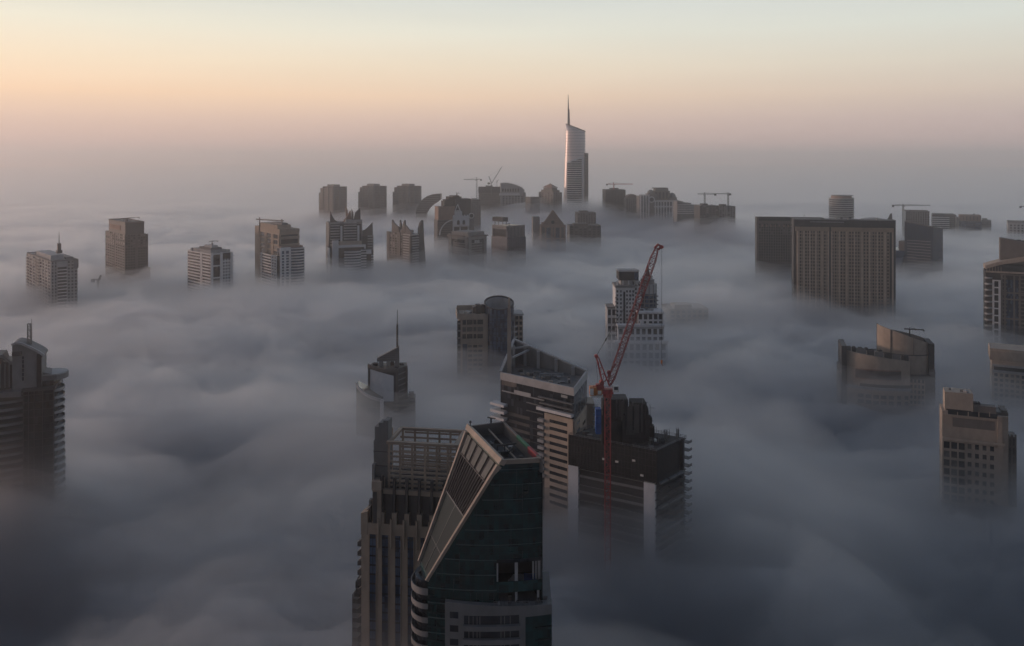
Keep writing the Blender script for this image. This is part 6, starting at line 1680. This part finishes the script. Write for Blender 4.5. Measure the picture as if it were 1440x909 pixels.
# sloping face
sl = [(fD.x, fD.y)] + arc[:ib + 1] + [(fA.x, fA.y)]
mb.add([(*loc(*p), topz(*p)) for p in sl], [tuple(range(len(sl)))])
mb.obj('glass_body', 'teal', ft, fix=False)
mb = MB(); rp = [(fA.x, fA.y)] + [arc[ib]] + arc[ib + 1:] + [(fK.x, fK.y)]
mb.prism([loc(*p) for p in rp], DECK - .3, DECK); mb.obj('roof_deck', 'dark', ft)
# undersides and floors of the terraces
right_pts = arc[ia:] + [(fR.x, fR.y + 8), (xs, fR.y + 8)]
mb = MB(); mb.prism([loc(*p) for p in right_pts], V0, V0 + .35); mb.obj('terrace_soffit', 'dark', ft)
mb = MB(); mb.prism([loc(*p) for p in right_pts], V2 + .01, V1 - .01); mb.obj('terrace_band', 'teal', ft)
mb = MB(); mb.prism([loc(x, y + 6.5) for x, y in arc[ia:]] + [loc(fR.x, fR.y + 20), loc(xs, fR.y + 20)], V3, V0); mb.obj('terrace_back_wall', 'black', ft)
mb = MB(); mb.prism([loc(xs + .02, arc_y(xs) + .3), loc(xs + .5, arc_y(xs) + .3), loc(xs + .5, arc_y(xs) + 7), loc(xs + .02, arc_y(xs) + 7)], V3, V0); mb.obj('terrace_side_wall', 'teal', ft)
for px, w_ in ((698.5, .38), (726, .40), (750, .22), (754, .22), (759, .45)):
    x = px_at(px, 215); y = arc_y(x) + (.5 if px < 745 else 1.4)
    mb = MB(); mb.box(x - w_ - FO[0], x + w_ - FO[0], y - w_ - FO[1], y + w_ - FO[1], V1, V0); mb.obj('terrace_column', 'pale', ft)
for px in (726, 757):
    x = px_at(px, 215); mb = MB(); mb.box(x - .3 - FO[0], x + .3 - FO[0], arc_y(x) + .5 - FO[1], arc_y(x) + 1.1 - FO[1], V3, V2); mb.obj('terrace_column', 'pale', ft)
x1, x2 = px_at(715, 215), px_at(744, 215); mb = MB(); mb.prism([loc(x1, 216.2), loc(x2, 215.7), loc(x2 + .5, 219.5), loc(x1 + 1.2, 219.5)], V1 + .01, V1 + .5); mb.obj('pool_deck', 'grey', ft)
x1, x2 = px_at(737, 215), px_at(755, 215); mb = MB(); mb.prism([loc(x1, 216), loc(x2, 215.9), loc(x2, 219.8), loc(x1, 219.8)], V1 + .51, V1 + .56); mb.obj('pool', 'pool', ft)
# floor lines on the curved glass
k = 0; z = FZ - 2.2
while z > 176:
    seg = [p for p in arc if topz(*p) > z + .4]
    if z < V0 + .1: seg = [p for p in seg if p[0] <= xs + .01]
    if len(seg) > 2:
        mb = MB(); mb.strip([loc(*p) for p in seg], -.05, .10 if k % 2 else .16, z - (.14 if k % 2 else .22), z); mb.obj('floor_line', 'line' if k % 2 == 0 else 'teal', ft)
    z -= 1.93; k += 1
mb = MB()
for i in range(1, NA, 2):
    p = arc[i]; zlo = 176 if p[0] < xs else V0
    if topz(*p) - .4 > zlo: mb.strip([loc(p[0] - .05, arc_y(p[0] - .05)), loc(p[0] + .05, arc_y(p[0] + .05))], -.05, .07, zlo, topz(*p) - .4)
mb.obj('mullions', 'glass', ft)
mb = MB(); mb.strip([loc(*p) for p in arc[ia:]], -.2, .25, V0 - .3, V0 + .5); mb.obj('soffit_edge', 'glass', ft)
mb = MB(); mb.strip([loc(*p) for p in arc[ia:]], -.1, .15, V1 - .3, V1 + 1.0); mb.obj('terrace_balustrade', 'teal', ft)

# ---- the sloping face: frame, stripes, louvres, glass
A, B, C, Dd = fA, fB, fC, fD
def S(a, b, h=0.0):
    p = A.lerp(B, a).lerp(Dd.lerp(C, a), b) + nrm * h
    return (p.x - FO[0], p.y - FO[1], p.z)
def spanel(name, a0, a1, b0, b1, h0, h1, m, parent=ft):
    mb = MB(); mb.add([S(a0, b0, h0), S(a1, b0, h0), S(a1, b1, h0), S(a0, b1, h0), S(a0, b0, h1), S(a1, b0, h1), S(a1, b1, h1), S(a0, b1, h1)], [(0,3,2,1), (4,5,6,7), (0,1,5,4), (1,2,6,5), (2,3,7,6), (3,0,4,7)])
    return mb.obj(name, m, parent)
spanel('frame_top', -.02, 1.02, -.01, .03, -.8, .8, 'sand')
for nm, a0, a1 in (('frame_left', -.016, .016), ('frame_right', .974, 1.012)):
    mb = MB(); n = 12
    for i in range(n):
        b0, b1 = .045 + .955*i/n, .045 + .955*(i+1)/n
        g = lambda bb: 1 + (1.9 * bb if a0 < .5 else .9 * bb)       # the bars keep their width as the face narrows
        if a0 < .5: e0, e1, f0, f1 = a0, a1 * g(b0), a0, a1 * g(b1)
        else: e0, e1, f0, f1 = 1 - (1 - a0) * g(b0), a1, 1 - (1 - a0) * g(b1), a1
        mb.add([S(e0, b0, -.6), S(e1, b0, -.6), S(f1, b1, -.6), S(f0, b1, -.6), S(e0, b0, .8), S(e1, b0, .8), S(f1, b1, .8), S(f0, b1, .8)], [(4,5,6,7), (0,3,2,1), (1,2,6,5), (3,0,4,7)] + ([(0,1,5,4)] if i == 0 else []) + ([(2,3,7,6)] if i == n - 1 else []))
    mb.obj(nm, 'sand', ft)
spanel('upper_backing', .04, .95, .05, .195, .02, .10, 'black')
for k in range(5): spanel('grey_stripe', .06 + .18*k, .06 + .18*k + .115, .052, .19, .12, .34, 'stripe')
spanel('louvre_backing', .05, .95, .20, .485, .02, .08, 'black')
for k in range(13): spanel('louvre', .06 + .068*k, .06 + .068*k + .022, .202, .483, .1, .42, 'dark')
spanel('cross_bar', .05, .95, .193, .201, .1, .5, 'umber'); spanel('cross_bar', .05, .95, .482, .490, .1, .45, 'grey')
for a0, a1 in ((.06, .50), (.515, .90)): spanel('sloping_glass', a0, a1, .493, .80, .03, .12, 'slate')
for a0, a1 in ((.10, .52), (.54, .86)): spanel('sloping_glass', a0, a1, .806, .985, .03, .12, 'slate')
spanel('cross_bar', .06, .9, .80, .805, .05, .2, 'grey')
spanel('glass_joint', .502, .513, .493, .985, .04, .18, 'grey')

# ---- rim walls and roof well
def rimwall(name, p, q, m, h=0.0, th=.55, lo=DECK - .3):
    mb = MB(); mb.strip([loc(*p), loc(*q)], -th, .12, lo, FZ + h); return mb.obj(name, m, ft)
mb = MB(); mb.strip([loc(*p) for p in arc[ib:]], -.5, .22, FZ - .9, FZ + .25); mb.obj('front_rim', 'beige', ft)
rimwall('side_rim', (fR.x, fR.y), (fK.x, fK.y), 'brown', .2); rimwall('back_rim', (fK.x, fK.y), (fA.x, fA.y), 'brown', .2)
mb = MB(); q = [lerp((fA.x, fA.y), (fB.x, fB.y), k) for k in (0, 1)]; mb.strip([loc(*q[1]), loc(*q[0])], -.5, -.1, DECK - .3, FZ - .02) if False else mb.strip([loc(*q[0]), loc(*q[1])], -.9, -.3, DECK, FZ - .02); mb.obj('frame_back_wall', 'dark', ft)
for k0, k1, m in ((.10, .30, 'flagred'), (.32, .60, 'green')):
    p, q = lerp((fR.x, fR.y), (fK.x, fK.y), k0), lerp((fR.x, fR.y), (fK.x, fK.y), k1)
    mb = MB(); mb.strip([loc(*p), loc(*q)], -.62, .16, FZ - 1.3 if m == 'flagred' else FZ - .6, FZ + .26); mb.obj('painted_rim', m, ft)
c = (fA + fB + fR + fK) / 4
mb = MB()
p, q = (fA.lerp(fK, .55)), (fB.lerp(fR, .35)); mb.bar((p.x - FO[0], p.y - FO[1] - 1, FZ - 1.2), (q.x - FO[0], q.y - FO[1] + 6, FZ - 2.0), .35); mb.obj('maintenance_track', 'beige', ft)
mb = MB(); x, y = c.x - FO[0] + .3, c.y - FO[1] - 3
mb.box(x - 1, x + 1, y - 1, y + 1, DECK, DECK + 1.4); mb.bar((x, y, DECK + 1.4), (x, y, DECK + 3), .4); mb.bar((x - 2.2, y - .5, DECK + 2.9), (x + 3.2, y + .8, DECK + 3.1), .42); mb.bar((x - 2, y - .5, DECK + 2.9), (x - 2, y - .5, DECK + 1.5), .3); mb.bar((x + 1.2, y - 2, DECK + 1.8), (x + 2.6, y + 2, DECK + 2.2), .3); mb.obj('maintenance_crane', 'dark', ft)
rr = random.Random(8)
for i in range(13):
    u_, v_ = rr.uniform(.1, .85), rr.uniform(.12, .85); p = fA.lerp(fB, v_).lerp(fK.lerp(fR, v_), u_)
    x, y = p.x - FO[0], p.y - FO[1]; w_, d_, h_ = rr.uniform(.5, 2), rr.uniform(.5, 2), rr.uniform(.4, 1.5)
    mb = MB(); mb.box(x, x + w_, y, y + d_, DECK, DECK + h_); mb.box(x + .1, x + w_ - .1, y + .1, y + d_ - .1, DECK + h_, DECK + h_ + .1); mb.obj('roof_unit', rr.choice(['dark', 'umber', 'steel', 'grey']), ft)
p = fA; mb = MB(); mb.tube((p.x - FO[0] + .3, p.y - FO[1] - .3, FZ), (p.x - FO[0] + .3, p.y - FO[1] - .3, FZ + 1.7), .14, .14, 8); mb.tube((p.x - FO[0] + .3, p.y - FO[1] - .3, FZ + 1.2), (p.x - FO[0] + .3, p.y - FO[1] - .3, FZ + 1.7), .32, .32, 8); mb.obj('roof_light', 'umber', ft)
p = fA.lerp(fK, .62); x, y = p.x - FO[0], p.y - FO[1]
mb = MB(); mb.bar((x, y, FZ), (x, y, FZ + 1.5), .5); mb.bar((x - 1.1, y, FZ + 1.9), (x + 1.3, y, FZ + 1.5), .28); mb.bar((x, y, FZ + 1.4), (x - .5, y, FZ + 1.9), .25); mb.obj('roof_davit', 'umber', ft)
for a in (0.03, .5, .97):
    p = fB.lerp(fR, a); mb = MB(); mb.tube((p.x - FO[0], p.y - FO[1] + .4, FZ), (p.x - FO[0], p.y - FO[1] + .4, FZ + .8), .1, .1, 6); mb.obj('roof_light', 'umber', ft)

# ---- podium with ribbon windows and curved balconies
PT = 187.0
px0, px1 = px_at(625.5, 213), px_at(776.5, 213)
parc = [(px0 + (px1 - px0) * i / 24, arc_y(px0 + (px1 - px0) * i / 24) - 1.5) for i in range(25)]
pt = [PT + (185.6 - PT) * i / 24 for i in range(25)]
mb = MB(); mb.prism([loc(*p) for p in parc] + [loc(px1, 232), loc(px0, 232)], 0, pt + [185.6, PT]); mb.obj('podium_wall', 'grey', ft)
PY = lambda py: zpx(py, 213)
def pstrip(name, a, c, ya, yb, n0, n1, m, parent=ft):
    xa, xc = px_at(a, 213), px_at(c, 213); n = max(2, int((c - a) / 7))
    mb = MB(); pts = [(xa + (xc - xa) * i / n, arc_y(xa + (xc - xa) * i / n) - 1.5) for i in range(n + 1)]
    mb.strip([loc(*p) for p in pts], n0, n1, PY(yb), PY(ya)); return mb.obj(name, m, parent)
for j in range(4):
    y = 19.0 * j
    pstrip('window', 632.5, 644.5, 861.5 + y, 870.5 + y, -.1, .06, 'pane')
    rw = pstrip('ribbon_window', 652.5, 730, 866 + y, 878 + y, -.1, .07, 'pane')
    for a in (659, 665, 670.5, 674.5, 704, 709, 717): pstrip('mullion', a, a + .9, 866.2 + y, 877.8 + y, .07, .18, 'grey', rw)
    pstrip('curved_balcony', 651, 731, 878.3 + y, 885 + y, -.1, 1.0, 'grey')
pstrip('corner_glazing', 739, 776, 870, 960, -.1, .12, 'teal')
for j in range(4): pstrip('corner_spandrel', 752, 776.3, 885 + 18*j, 887 + 18*j, .12, .4, 'slate')
pstrip('podium_coping', 625, 777, 843.5, 845.5, -.6, .3, 'beige') if False else None
mb = MB()
for i in range(24):
    p = parc[i]
    if p[0] > px_at(690, 213): mb.bar((*loc(*p), pt[i]), (*loc(*p), pt[i] + 1.1), .08)
seg = [i for i in range(25) if parc[i][0] > px_at(690, 213)]
for i, j in zip(seg, seg[1:]): mb.bar((*loc(*parc[i]), pt[i] + 1.1), (*loc(*parc[j]), pt[j] + 1.1), .1)
mb.obj('terrace_rail', 'steel', ft)
rr = random.Random(4)
for i in range(12):
    x = px_at(rr.uniform(692, 772), 214); y = arc_y(x) + rr.uniform(-1, 2.5); mb = MB(); w_ = rr.uniform(.3, 1.2); mb.box(x - FO[0], x - FO[0] + w_, y - FO[1], y - FO[1] + rr.uniform(.3, 1), 185.7, 186.1 + rr.uniform(.2, .9)); mb.obj('terrace_furniture', rr.choice(['dark', 'pale', 'umber', 'grey']), ft)
cx, cy = loc(-21.6, 222.4)
wall_pts = ring_pts(cx, cy, 4.2, 5.2, 16, 130, 300)
mb = MB(); mb.prism(wall_pts + [(cx + 6, cy - 2), (cx + 6, cy + 6)], 0, fD.z - 1.2); mb.obj('left_drum', 'glass', ft)
z = 188.6; k = 0
while z > 168:
    pts = ring_pts(cx, cy, 5.2, 6.2, 18, 140, 305)
    mb = MB(); mb.strip(pts, -1.6, 0, z - 1.35, z - 1.1); mb.strip(pts, -.22, 0, z - 1.1, z + (.35 if k == 0 else 0)); mb.obj('curved_balcony', 'grey', ft)
    z -= 3.6; k += 1
mb = MB(); a, c = px_at(601, 216), px_at(625, 214)
n = 6; pts = [(a + (c - a) * i / n, arc_y(a + (c - a) * i / n)) for i in range(n + 1)]
for j in range(6): MB().strip([loc(*p) for p in pts], .1, .16, 187 - 3.6*j - .5, 187 - 3.6*j).obj('glass_spandrel', 'slate', ft)

# ================================================================== ground, fog and haze
mb = MB(); mb.add([(-12000, -1500, 0), (12000, -1500, 0), (12000, 24000, 0), (-12000, 24000, 0)], [(0, 1, 2, 3)])
g = mb.obj('ground', material('city_ground', (0.06, 0.06, 0.06), 0.95), None, False); g['kind'] = 'structure'

FOGC = (0.955, 0.965, 0.99)
G = 0.74
for dz, amp, sc, sd, den, bot in ((13, 24, 90, 5.5, 0.007, 40), (0, 34, 56, 21.5, 0.017, 41), (-15, 19, 54, 2.5, 0.085, 38)):
    o = layer('mist', dz, amp, sc, sd, 0, 0, 0, bot)
    o.data.materials.append(volume_material('mist_air', den, FOGC, G))
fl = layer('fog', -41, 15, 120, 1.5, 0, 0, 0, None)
fl.data.materials.append(material('fog_shade_paint', (0.05, 0.058, 0.09), 0.95, 0.05, 0.01, 0, 0, 0.0))  # opaque floor below the mist, dark blue painted in as shade deep in fog
mb = MB(); mb.box(-11500, 11500, -1400, 23500, -1.0, 475)
hz = mb.obj('haze', volume_material('haze_air', 0.00015, (1.0, 0.948, 0.93), 0.72)); hz['kind'] = 'stuff'
